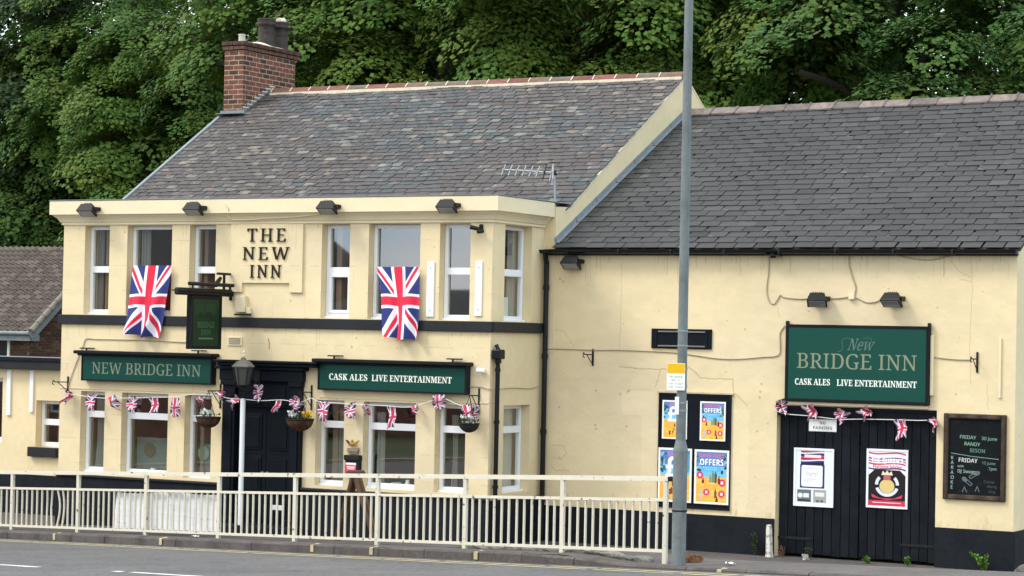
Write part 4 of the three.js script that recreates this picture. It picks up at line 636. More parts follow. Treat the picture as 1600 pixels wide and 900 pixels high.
// ------------------------------------------------------------------ wall fittings on the pub
{ // alarm boxes, vent, camera, sensor
  let q = rectZ(369, 384, 462, 488, 0.06); const a = thing('alarm_box', 'white alarm box with small side unit above the black band', 'alarm box', V(q.x0, q.y0, 0)); part('case', rbox(q.x0, q.x1, q.y0, q.y1, 0.003, 0.1, 0.012), M.creamTrim, a); part('side_unit', rbox(q.x1 + 0.01, q.x1 + 0.09, q.y0 - 0.02, q.y0 + 0.08, 0.003, 0.07, 0.01), M.creamTrim, a); part('base_plate', rbox(q.x0 - 0.02, q.x1 + 0.11, q.y0 - 0.05, q.y0 - 0.022, 0.056, 0.09, 0.006), M.band, a);
  q = rectZ(355, 378, 526, 540, 0.02); const v = thing('air_vent', 'cream louvred air vent plate under the black band by the lantern', 'vent', V(q.x0, q.y0, 0)); part('plate', rbox(q.x0, q.x1, q.y0, q.y1, 0.003, 0.02, 0.004), M.creamTrim, v); for (let i = 0; i < 4; i++) part('louvre', rbox(q.x0 + 0.03, q.x1 - 0.03, q.y0 + 0.03 + i * 0.028, q.y0 + 0.045 + i * 0.028, 0.0205, 0.032, 0.003), mat(0.35, 0.31, 0.22, 0.7), v);
  const c = onZ(748, 356, 0.1), cam = thing('security_camera', 'black security camera on bracket by the corner window', 'camera', V(c.x, c.y, 0)); part('mount', [rbox(c.x - 0.03, c.x + 0.03, c.y - 0.02, c.y + 0.06, 0.003, 0.04, 0.01), rod(V(c.x, c.y + 0.02, 0.03), V(c.x - 0.02, c.y - 0.02, 0.12), 0.016)], M.iron, cam); part('camera_body', [rod(V(c.x - 0.12, c.y + 0.01, 0.14), V(c.x + 0.02, c.y - 0.02, 0.12), 0.034, 0.03, 12)], M.iron, cam); part('camera_body', [rod(V(c.x + 0.0, c.y - 0.06, 0.12), V(c.x + 0.09, c.y - 0.05, 0.14), 0.032, 0.036, 12)], M.iron, cam);
  const s = onZ(752, 579, 0.05), se = thing('motion_sensor', 'small white sensor on the wall beside the CASK ALES fascia sign', 'sensor', V(s.x, s.y, 0)); part('body', rod(V(s.x - 0.05, s.y, 0.08), V(s.x + 0.08, s.y - 0.01, 0.08), 0.045, 0.03, 12), M.white, se); part('arm', rod(V(s.x + 0.02, s.y, 0.002), V(s.x + 0.02, s.y, 0.08), 0.015), M.white, se);
  for (const [l, r, t, b, lab] of [[666.5, 678, 409, 495, 'white plastic strip beside the middle flag window'], [742, 753, 408, 494, 'white plastic strip at the corner by the security camera']]) { q = rectZ(l, r, t, b, 0.02); const o = thing('wall_strip', lab, 'strip', V(q.x0, q.y0, 0), 'white upright strips on the upper wall'); part('strip', rbox(q.x0, q.x1, q.y0, q.y1, 0.003, 0.025, 0.005), M.upvc, o); for (const y of [q.y0 + 0.1, q.y1 - 0.1]) part('screw', rod(V((q.x0 + q.x1) / 2, y, 0.02), V((q.x0 + q.x1) / 2, y, 0.03), 0.01), M.greyMetal, o); }
}
{ // lantern by the door
  const p = onZ(380, 579, 0.5), o = thing('wall_lantern', 'large grey street style lantern on bracket over the black doors', 'lantern', V(p.x, p.y - 0.3, 0)), y = p.y;
  const prof = (list, seg = 6) => new THREE.LatheGeometry(list.map(q => new THREE.Vector2(q[0] * 0.92, q[1] * 0.84)), seg).translate(p.x, y, 0.5);
  part('glazing', prof([[0.10, -0.28], [0.165, 0.06], [0.16, 0.062]]), mat(0.07, 0.07, 0.062, 0.3, { flatShading: true }), o);
  part('cap', prof([[0.175, 0.055], [0.2, 0.07], [0.2, 0.085], [0.12, 0.17], [0.05, 0.21], [0.045, 0.24], [0.001, 0.25]]), mat(0.16, 0.145, 0.12, 0.6, { flatShading: true }), o);
  part('finial', prof([[0.001, 0.24], [0.03, 0.26], [0.04, 0.29], [0.02, 0.32], [0.035, 0.345], [0.03, 0.37], [0.001, 0.39]], 10), M.creamTrim, o);
  part('base', prof([[0.001, -0.34], [0.05, -0.33], [0.11, -0.285], [0.10, -0.27]]), M.iron, o);
  for (let i = 0; i < 6; i++) { const a = (i + 0.0) / 6 * Math.PI * 2; part('glazing_bar', rod(V(p.x + 0.103 * Math.sin(a), y - 0.28, 0.5 + 0.103 * Math.cos(a)), V(p.x + 0.168 * Math.sin(a), y + 0.06, 0.5 + 0.168 * Math.cos(a)), 0.008), M.iron, o); }
  part('bracket_arm', [tube([V(p.x + 0.02, y + 0.02, 0.31), V(p.x + 0.03, y - 0.02, 0.31), V(p.x + 0.03, y - 0.03, 0.31)], 0.02, 8), tube([V(p.x, y - 0.33, 0.5), V(p.x + 0.01, y - 0.38, 0.45), V(p.x + 0.02, y - 0.3, 0.28), V(p.x + 0.02, y - 0.15, 0.1)], 0.018, 30, 8), rbox(p.x - 0.03, p.x + 0.07, y - 0.22, y + 0.08, 0.1, 0.135, 0.01)], M.iron, o);
}
function hook(label, u, v, z, len, h, group, dirx = -1) { // wrought bracket: upright on the wall and a strut
  const p = onZ(u, v, z), o = thing('wall_bracket', label, 'bracket', V(p.x, p.y - h, z), group);
  part('upright', rbox(p.x - 0.015, p.x + 0.015, p.y - h, p.y, z + 0.002, z + 0.02, 0.004), M.iron, o);
  part('arm', [rod(V(p.x, p.y - h * 0.35, z + 0.015), V(p.x, p.y - h * 0.33, z + len), 0.009), rod(V(p.x, p.y - h * 0.9, z + 0.015), V(p.x, p.y - h * 0.36, z + len * 0.75), 0.007), tube([V(p.x, p.y - h * 0.33, z + len), V(p.x, p.y - h * 0.33 + 0.03, z + len + 0.03), V(p.x, p.y - h * 0.33 - 0.03, z + len + 0.05), V(p.x, p.y - h * 0.33 - 0.05, z + len + 0.01)], 0.008, 14, 5)], M.iron, o);
  return p;
}
hook('black iron bracket without basket below the sagging cable', 927, 545, ZB, 0.3, 0.27, 'empty basket brackets'); hook('black iron bracket without basket above the chalkboard', 1527.5, 550, ZB, 0.28, 0.3, 'empty basket brackets'); hook('black iron bracket at the pub corner beside the annex', 107, 588, 0, 0.36, 0.28, 'basket brackets on the pub');
const leafGeo = (() => { const g = new THREE.BufferGeometry(); g.setAttribute('position', new THREE.Float32BufferAttribute([0, 0, 0, -0.42, 0.5, 0.10, 0, 1, 0, 0, 0, 0, 0, 1, 0, 0.42, 0.5, 0.10], 3)); g.computeVertexNormals(); return g; })();
function scatterLeaves(n, r, fn) { const L = []; for (let i = 0; i < n; i++) { const { p, d, s } = fn(i); const g = leafGeo.clone().scale(s, s, s); const q = new THREE.Quaternion().setFromUnitVectors(V(0, 1, 0), d.clone().normalize()).multiply(new THREE.Quaternion().setFromAxisAngle(V(0, 1, 0), r() * 6.3)); g.applyQuaternion(q).translate(p.x, p.y, p.z); L.push(g); } return L; }
M.leafG = mat(0.05, 0.11, 0.025, 0.6); M.petalW = mat(0.72, 0.72, 0.68, 0.7); M.petalY = mat(0.75, 0.46, 0.02, 0.7); M.petalP = mat(0.05, 0.03, 0.09, 0.7);
function basket(label, u, v, wpx, hooku, hookv, z, bowl, blooms, seed) {
  const p = onZ(u, v, z), R0 = wpx / 92 / 2, o = thing('hanging_basket', label, 'hanging basket', V(p.x, p.y - R0 * 0.9, z), 'hanging baskets'), r = rng(seed);
  const g = new THREE.LatheGeometry([0, 0.2, 0.4, 0.6, 0.8, 1].map(t => new THREE.Vector2(R0 * Math.sin(t * Math.PI / 2), -R0 * 0.88 * Math.cos(t * Math.PI / 2))), 18); { const P = g.attributes.position; for (let i = 0; i < P.count; i++) { const k = 1 + (r() - 0.5) * 0.05; P.setXYZ(i, P.getX(i) * k, P.getY(i), P.getZ(i) * k); } g.computeVertexNormals(); }
  part('bowl', g.translate(p.x, p.y, z), bowl, o); part('rim', new THREE.TorusGeometry(R0, 0.012, 6, 24).rotateX(Math.PI / 2).translate(p.x, p.y, z), M.iron, o);
  part('soil', new THREE.CircleGeometry(R0 * 0.97, 18).rotateX(-Math.PI / 2).translate(p.x, p.y - 0.02, z), mat(0.03, 0.02, 0.015, 1), o);
  const H = onZ(hooku, hookv, 0); const top = V(p.x, p.y + 0.42, z);
  for (let i = 0; i < 3; i++) { const a = i * 2.1 + 0.4; part('chain', rod(V(p.x + R0 * Math.cos(a), p.y, z + R0 * Math.sin(a)), top, 0.005, 0.005, 5), M.iron, o); }
  part('bracket', [rbox(p.x + 0.0 - 0.013, p.x + 0.013, top.y - 0.28, top.y + 0.12, 0.003, 0.022, 0.004), rod(V(p.x, top.y + 0.005, 0.02), V(p.x, top.y + 0.01, z + 0.03), 0.01), rod(V(p.x, top.y - 0.22, 0.02), V(p.x, top.y, z * 0.75), 0.007)], M.iron, o);
  const place = (sx, spread, up) => () => { const a = r() * 6.3, q = Math.sqrt(r()) * spread * R0; return { p: V(p.x + sx * R0 + q * Math.cos(a), p.y + 0.01 + up * r(), z + q * Math.sin(a) * 0.9), d: V(r() - 0.5, 0.4 + r(), r() - 0.3), s: 0.035 + 0.03 * r() }; };
  part('foliage', scatterLeaves(30, r, place(0, 0.9, 0.03)), M.leafG, o);
  for (const [m, sx, n, sp] of blooms) part('blooms', scatterLeaves(n, r, place(sx, sp, 0.085)), m, o);
}
const wicker = mk(paintTex([0.075, 0.035, 0.02], 0.7, 0.15, 128, 241), 0.9, 0.02), dkBowl = mat(0.02, 0.022, 0.02, 0.7);
basket('brown hanging basket with a few white flowers left of the doors', 325.5, 652, 37, 340, 600, 0.33, wicker, [[M.petalW, -0.1, 60, 0.55]], 3);
basket('brown hanging basket with white and yellow flowers right of the doors', 468.5, 655, 41, 480, 600, 0.33, wicker, [[M.petalW, -0.5, 60, 0.45], [M.petalP, 0.1, 40, 0.4], [M.petalY, 0.6, 70, 0.35]], 5);
basket('small dark hanging basket with pale flowers near the pub corner', 733, 662, 29, 740, 610, 0.3, dkBowl, [[M.petalW, -0.1, 26, 0.7]], 7);
{ // plaque with bird ornament, leaflet box
  const p = onZ(552, 697, 0.03), o = thing('bird_plaque', 'gold bird ornament on small stone plaque between ground floor windows', 'ornament', V(p.x, p.y - 0.1, 0)), gold = mat(0.36, 0.20, 0.04, 0.5);
  part('plaque', [rbox(p.x - 0.1, p.x + 0.1, p.y - 0.09, p.y - 0.03, 0.003, 0.06, 0.006), rbox(p.x - 0.085, p.x + 0.085, p.y - 0.125, p.y - 0.0905, 0.003, 0.045, 0.005)], mat(0.24, 0.20, 0.14, 0.8), o);
  part('bird', [new THREE.SphereGeometry(0.05, 12, 8).scale(1.1, 0.8, 0.6).translate(p.x, p.y + 0.035, 0.06), new THREE.SphereGeometry(0.02, 8, 6).translate(p.x + 0.005, p.y + 0.085, 0.07)], gold, o);
  for (const s of [-1, 1]) part('wing', new THREE.ExtrudeGeometry(poly([[0, 0], [0.07 * s, 0.06], [0.115 * s, 0.065], [0.075 * s, 0.02], [0.03 * s, -0.03]]), { depth: 0.012, bevelEnabled: false }).translate(p.x + 0.02 * s, p.y + 0.03, 0.05), s < 0 ? mat(0.06, 0.035, 0.015, 0.6) : gold, o);
  const q = rectZ(538.5, 560, 711, 746, 0.1), b = thing('leaflet_box', 'black wall box holding a red and white leaflet', 'letterbox', V(q.x0, q.y0, 0));
  part('case', [rbox(q.x0, q.x1, q.y0, q.y1 - 0.08, 0.003, 0.09, 0.008), rbox(q.x0 - 0.012, q.x1 + 0.012, q.y1 - 0.085, q.y1, 0.003, 0.12, 0.012)], M.iron, b);
  const tx = canvasTex(128, 192, (c, w, h) => { c.fillStyle = '#d5566a'; c.fillRect(0, 0, w, h); c.fillStyle = '#f3dfe0'; c.fillRect(0, 0, w, 34); c.fillRect(14, 60, 100, 16); c.fillRect(24, 90, 80, 12); c.fillStyle = '#b03046'; c.fillRect(10, 120, 108, 56); c.fillStyle = '#f0c8cc'; for (let i = 0; i < 5; i++) c.fillRect(20, 126 + i * 10, 60 + 30 * ((i * 7) % 3) / 2, 4); });
  const f = rectZ(540, 556, 723, 742, 0.095); part('leaflet', sheetQuad(V(f.x0, f.y0, 0.094), V(f.x1, f.y0, 0.094), V(f.x1, f.y1, 0.094), V(f.x0, f.y1, 0.094)), signMat(tx, 0.5), b);
}
// ------------------------------------------------------------------ curtains and things behind the glass
function curtain(label, x0, x1, y0, y1, z, m, folds, bulge = 0) { single('curtain', grid(40, 10, (u, v) => V(lerp(x0, x1, u) + bulge * Math.sin(v * Math.PI) * (1 - u), lerp(y0, y1, v), z + 0.03 * Math.sin(u * folds * 6.28) * (1 - 0.3 * v)), false), m, label, 'curtain', 'curtains inside the pub windows'); }
const CZ = -0.30;
curtain('cream curtain behind the upper window above the annex end', U[0].a0 + 0.23, U[0].a1 - 0.02, 3.5, 5.0, CZ, M.curtainTan, 4);
curtain('grey curtain behind the upper window above the annex end', U[0].a0 + 0.02, U[0].a0 + 0.17, 3.5, 5.0, CZ - 0.02, M.curtain, 3);
curtain('narrow grey curtain behind the upper window with the spread flag by the hanging sign', U[1].a0 + 0.08, U[1].a0 + 0.27, 3.5, 5.0, CZ, M.curtain, 3);
curtain('pale tied curtain behind the first ground floor window', G[0].a0 + 0.10, G[0].a0 + 0.36, 0.8, 2.17, CZ, M.curtain, 4, 0.05);
curtain('tan curtain behind the first ground floor window', G[0].a0 + 0.36, G[0].a1 - 0.02, 0.8, 2.17, CZ + 0.01, M.curtainTan, 2);
curtain('long pale curtain behind the window beside the doors', G[3].a0 + 0.12, G[3].a0 + 0.38, 0.8, 2.17, CZ, M.curtain, 4, 0.03);
curtain('narrow grey curtain behind the wide window by the leaflet box', G[4].a0 + 0.09, G[4].a0 + 0.23, 0.8, 2.0, CZ, M.curtain, 2);
curtain('pale curtain behind the ground floor window below the corner camera', G[5].a0 + 0.13, G[5].a0 + 0.25, 0.8, 2.0, CZ, M.curtain, 2, 0.04);
single('curtain', grid(40, 8, (u, v) => V(-0.30 + 0.02 * Math.sin(u * 44), lerp(0.8, 2.15, v), lerp(-0.5, -1.3, u)), false), M.lace, 'lace net curtain behind the ground floor bay return window', 'curtain', 'curtains inside the pub windows');
single('curtain', grid(30, 8, (u, v) => V(-0.30 + 0.02 * Math.sin(u * 20), lerp(3.5, 5.0, v), lerp(-1.02, -1.26, u)), false), M.curtain, 'pale curtain edge behind the upper bay return window', 'curtain', 'curtains inside the pub windows');
single('window_film', box(G[1].a0 + 0.14, G[1].a1 - 0.02, 0.8, 1.42, -0.27, -0.262), M.film, 'grey green screen across the lower half of the window left of the hanging basket', 'screen');
single('window_film', box(G[2].a0 + 0.16, G[2].a1 - 0.03, 0.8, 1.36, -0.27, -0.262), M.film, 'grey green screen in the narrow window beside the doors', 'screen');
{ const d = (g, u, v, r, m, lab) => { const p = onZ(u, v, -0.25); single('round_plaque', rod(V(p.x, p.y, -0.258), V(p.x, p.y, -0.248), r, r, 28), m, lab, 'disc'); }; d(G[1], 233.5, 703, 0.118, mat(0.085, 0.05, 0.032, 0.7), 'brown disc on the screen in the wide ground floor window'); d(G[2], 318, 708, 0.115, mat(0.20, 0.27, 0.25, 0.6), 'pale green disc on the screen in the window beside the doors'); }
{ const pot = (u, v, z, w, h, m, lab, cat = 'plant pot') => { const p = onZ(u, v, z); single('sill_pot', new THREE.LatheGeometry([[0.001, 0], [w * 0.75, 0], [w, h], [w * 0.9, h], [w * 0.7, 0.02]].map(q => new THREE.Vector2(...q)), 16).translate(p.x, 0.83, z), m, lab, cat); };
  pot(239.5, 740, -0.235, 0.05, 0.085, M.white, 'white pot on the sill of the wide window with the brown disc'); pot(620, 760, -0.235, 0.09, 0.07, mat(0.45, 0.44, 0.42, 0.7), 'pale bowl on the sill of the wide window by the leaflet box', 'bowl');
  const c = onZ(637, 757, -0.235); single('sill_jug', new THREE.LatheGeometry([[0.001, 0], [0.04, 0.0], [0.05, 0.05], [0.03, 0.09], [0.035, 0.12]].map(q => new THREE.Vector2(...q)), 14).translate(c.x, 0.83, -0.235), M.white, 'small white jug on the sill beside the pale bowl', 'jug');
  single('sill_box', rbox(-0.245, -0.225, 3.52, 3.86, -0.95, -0.8, 0.01), M.white, 'white upright box on the sill of the upper bay return window', 'box');
}
// ------------------------------------------------------------------ union flags
function drawJack(c, w, h, B = '#2b3474', Wt = '#eceaf0', Rd = '#dd2442') {
  c.fillStyle = B; c.fillRect(0, 0, w, h); c.save(); c.beginPath(); c.rect(0, 0, w, h); c.clip();
  const L = (x0, y0, x1, y1, lw, col) => { c.strokeStyle = col; c.lineWidth = lw; c.beginPath(); c.moveTo(x0, y0); c.lineTo(x1, y1); c.stroke(); };
  L(0, 0, w, h, h * 0.2, Wt); L(w, 0, 0, h, h * 0.2, Wt);
  const d = h * 0.033; L(0, d, w / 2, h / 2 + d, h * 0.067, Rd); L(w, h - d, w / 2, h / 2 - d, h * 0.067, Rd); L(w - 0, d * -0.0 - 0 + -d, w / 2, h / 2 - d, h * 0.067, Rd); L(0, h + d, w / 2, h / 2 + d, h * 0.067, Rd);
  L(w / 2, 0, w / 2, h, h * 0.333, Wt); L(0, h / 2, w, h / 2, h * 0.333, Wt); L(w / 2, 0, w / 2, h, h * 0.2, Rd); L(0, h / 2, w, h / 2, h * 0.2, Rd); c.restore();
}
const jack = canvasTex(512, 320, (c, w, h) => drawJack(c, w, h)), jackSmall = canvasTex(256, 160, (c, w, h) => drawJack(c, w, h, '#3a3f5c', '#e6dfe4', '#c23a58'));
M.flag = new THREE.MeshPhysicalMaterial({ map: jack, roughness: 0.85, side: THREE.DoubleSide, transmission: 0.0, sheen: 0.2 });
M.flagSmall = new THREE.MeshPhysicalMaterial({ map: jackSmall, roughness: 0.85, side: THREE.DoubleSide });
const flagPart = (name, g, parent) => part(name, g, M.flagSmall, parent);
function bigFlag(label, z, left, right, fold, seed) { // edges as pixel polylines top to bottom; flag hangs upright, so its long axis is vertical
  const at = (L, t) => { const k = t * (L.length - 1), i = Math.min(L.length - 2, Math.floor(k)), f = k - i; return [lerp(L[i][0], L[i + 1][0], f), lerp(L[i][1], L[i + 1][1], f)]; }, r = rng(seed), ph = r() * 6;
  const g = grid(48, 40, (u, v) => { const a = at(left, 1 - v), b = at(right, 1 - v), t = 1 - v; const uu = u + fold * t * t * 0.10 * Math.sin(u * 9 + ph); const p = onZ(lerp(a[0], b[0], uu), lerp(a[1], b[1], uu), z); p.z += 0.012 + t * (0.075 * Math.sin(u * 11 + ph + t * 2.5) + 0.025 * Math.sin(u * 23 + t * 4) + 0.06) * (0.35 + 0.65 * t); p.y += 0.02 * t * Math.sin(u * 10 + ph + 1); return p; });
  const uv = g.attributes.uv; for (let i = 0; i < uv.count; i++) { const u = uv.getX(i), v = uv.getY(i); uv.setXY(i, 1 - v, u); }
  g.userData.keep = true; const o = single('union_flag', g, M.flag, label, 'flag', 'large union flags hung from upper windows'); return o;
}
bigFlag('large union flag hanging from the upper window left of the hanging sign', 0.075, [[208, 415], [205, 445], [204, 470], [203, 497], [200, 523]], [[269, 415], [265, 445], [259, 470], [255, 497], [247, 529]], 0.9, 3);
bigFlag('large union flag hanging from the upper window right of the name panel', 0.075, [[589, 417], [595, 445], [599, 470], [602, 500], [606, 528]], [[656, 417], [655, 445], [655, 470], [655, 500], [653, 533]], 0.45, 4);
function bunting(label, z, strPts, flags, seed) {
  const r = rng(seed), c = onZ(...strPts[0], z), o = thing('bunting', label, 'bunting', V(c.x, c.y - 0.3, z), 'strings of union flag bunting'), cd = mat(0.7, 0.68, 0.64, 0.8);
  part('string', tube(strPts.map(([u, v], i) => { const p = onZ(u, v, z); p.z += 0.01 * Math.sin(i * 2.3); return p; }), 0.007, strPts.length * 14, 5), cd, o);
  for (const [u, v, w, h, rot, curl] of flags) {
    const p = onZ(u, v, z), ph = r() * 6, a = rot;
    const g = grid(10, 12, (s, t) => { let x = (s - 0.5) * w * (0.98 + 0.25 * Math.sin(ph * 3)) * (1 - curl * 0.3 * (1 - t) * (1 + 0.5 * Math.sin(t * 6 + ph))), y = (t - 1) * h * (1.0 + 0.12 * Math.sin(ph * 5)) + 0.035 * curl * Math.sin(s * 5 + ph) * (1 - t); const zz = 0.05 * curl * Math.sin(s * 8 + ph + t * 2) + 0.04 * curl * Math.sin(t * 5 + ph * 1.7) + 0.015; const X = x * Math.cos(a) - y * Math.sin(a), Y = x * Math.sin(a) + y * Math.cos(a); return V(p.x + X + 0.02 * curl * Math.sin(t * 7 + ph), p.y + Y, z + zz); });
    const uv = g.attributes.uv; for (let i = 0; i < uv.count; i++) uv.setXY(i, 1 - uv.getY(i), uv.getX(i)); flagPart('flag', g, o);
  }
}
bunting('string of union flag bunting over the windows left of the doors', 0.13, [[102, 614], [125, 618], [160, 622], [205, 622], [240, 621], [275, 620], [305, 616], [340, 618]], [[110, 612, 0.15, 0.22, -0.5, 1.2], [142, 616, 0.17, 0.27, 0.2, 0.8], [174, 620, 0.14, 0.2, 0.6, 1.3], [207, 620, 0.17, 0.25, 0.1, 0.8], [242, 621, 0.18, 0.29, 0, 0.6], [275, 622, 0.18, 0.28, 0, 0.5], [310, 622, 0.12, 0.10, 1.2, 1.0]], 3);
bunting('string of union flag bunting across the black doors', 0.30, [[338, 612], [352, 621], [380, 624], [410, 626], [440, 625], [470, 628], [486, 622]], [[343, 612, 0.16, 0.14, 0.8, 1.2], [365, 621, 0.2, 0.17, 0.5, 1.0], [403, 601, 0.19, 0.25, 0.05, 0.9], [436, 625, 0.2, 0.22, -0.35, 0.8], [467, 624, 0.18, 0.18, -0.6, 1.1]], 5);
bunting('string of union flag bunting over the windows right of the doors', 0.13, [[486, 622], [500, 628], [530, 630], [560, 632], [600, 634], [640, 636], [670, 628], [690, 622], [715, 632], [735, 636], [748, 634]], [[507, 627, 0.19, 0.32, 0.0, 0.6], [545, 631, 0.17, 0.24, 0.45, 1.0], [577, 633, 0.14, 0.20, -0.2, 0.9], [613, 635, 0.18, 0.31, 0.0, 0.6], [646, 634, 0.15, 0.12, 0.5, 1.2], [685, 617, 0.2, 0.22, 0.12, 0.7], [727, 634, 0.18, 0.24, 0.5, 0.9], [744, 634, 0.13, 0.24, -0.2, 0.9]], 7);
bunting('string of union flag bunting along the top of the black gates', ZB + 0.06, [[1208, 640], [1225, 646], [1265, 650], [1310, 655], [1345, 655], [1400, 656], [1440, 657], [1463, 656]], [[1219, 624, 0.2, 0.24, 0.3, 1.1], [1266, 632, 0.2, 0.22, 0.2, 1.0], [1317, 641, 0.18, 0.21, -0.3, 1.1], [1350, 638, 0.18, 0.18, 0.5, 1.1], [1407, 655, 0.18, 0.28, 0.12, 0.7], [1456, 654, 0.15, 0.16, 0.5, 1.0]], 9);
// ------------------------------------------------------------------ aerial
{
  const p = onX(868, 318, 0.0), zz = p.z, b = V(-0.05, 5.42, -1.9); const q = onZ(869, 322, -1.9), a = thing('television_aerial', 'grey rooftop television aerial on short mast beside the gable', 'aerial', V(q.x, q.y - 0.3, -1.9));
  const top = onZ(866.5, 262, -1.9), e = onZ(786, 265, -1.9), f = onZ(872, 270, -1.9);
  part('mast', [rod(V(q.x, q.y - 0.32, -1.9), V(top.x, top.y - 0.05, -1.9), 0.018)], M.greyMetal, a); part('mast_clamp', [rbox(q.x - 0.12, q.x + 0.05, q.y - 0.1, q.y - 0.07, -1.95, -1.86, 0.005), rbox(q.x - 0.12, q.x + 0.05, q.y - 0.3, q.y - 0.27, -1.95, -1.86, 0.005), rbox(top.x - 0.03, top.x + 0.03, f.y - 0.04, f.y + 0.04, -1.93, -1.87, 0.005)], M.iron, a);
  part('boom', rod(e, f, 0.013), M.greyMetal, a);
  for (let i = 0; i < 8; i++) { const c = e.clone().lerp(f, 0.01 + i * 0.125); const h = 0.09 + (i > 5 ? 0.05 : 0); part('element', [rod(V(c.x - 0.01, c.y - h, c.z + 0.05), V(c.x + 0.01, c.y + h, c.z - 0.05), 0.009), rbox(c.x - 0.015, c.x + 0.015, c.y - 0.02, c.y + 0.02, c.z - 0.02, c.z + 0.02, 0.004)], i === 6 ? M.iron : M.greyMetal, a); }
  part('reflector', [rod(V(f.x - 0.1, f.y - 0.2, f.z), V(f.x - 0.1, f.y + 0.1, f.z), 0.012), rod(V(f.x - 0.05, f.y - 0.1, f.z + 0.08), V(f.x - 0.05, f.y + 0.13, f.z + 0.08), 0.012)], mat(0.45, 0.45, 0.44, 0.5), a);
}
console.log('fittings');

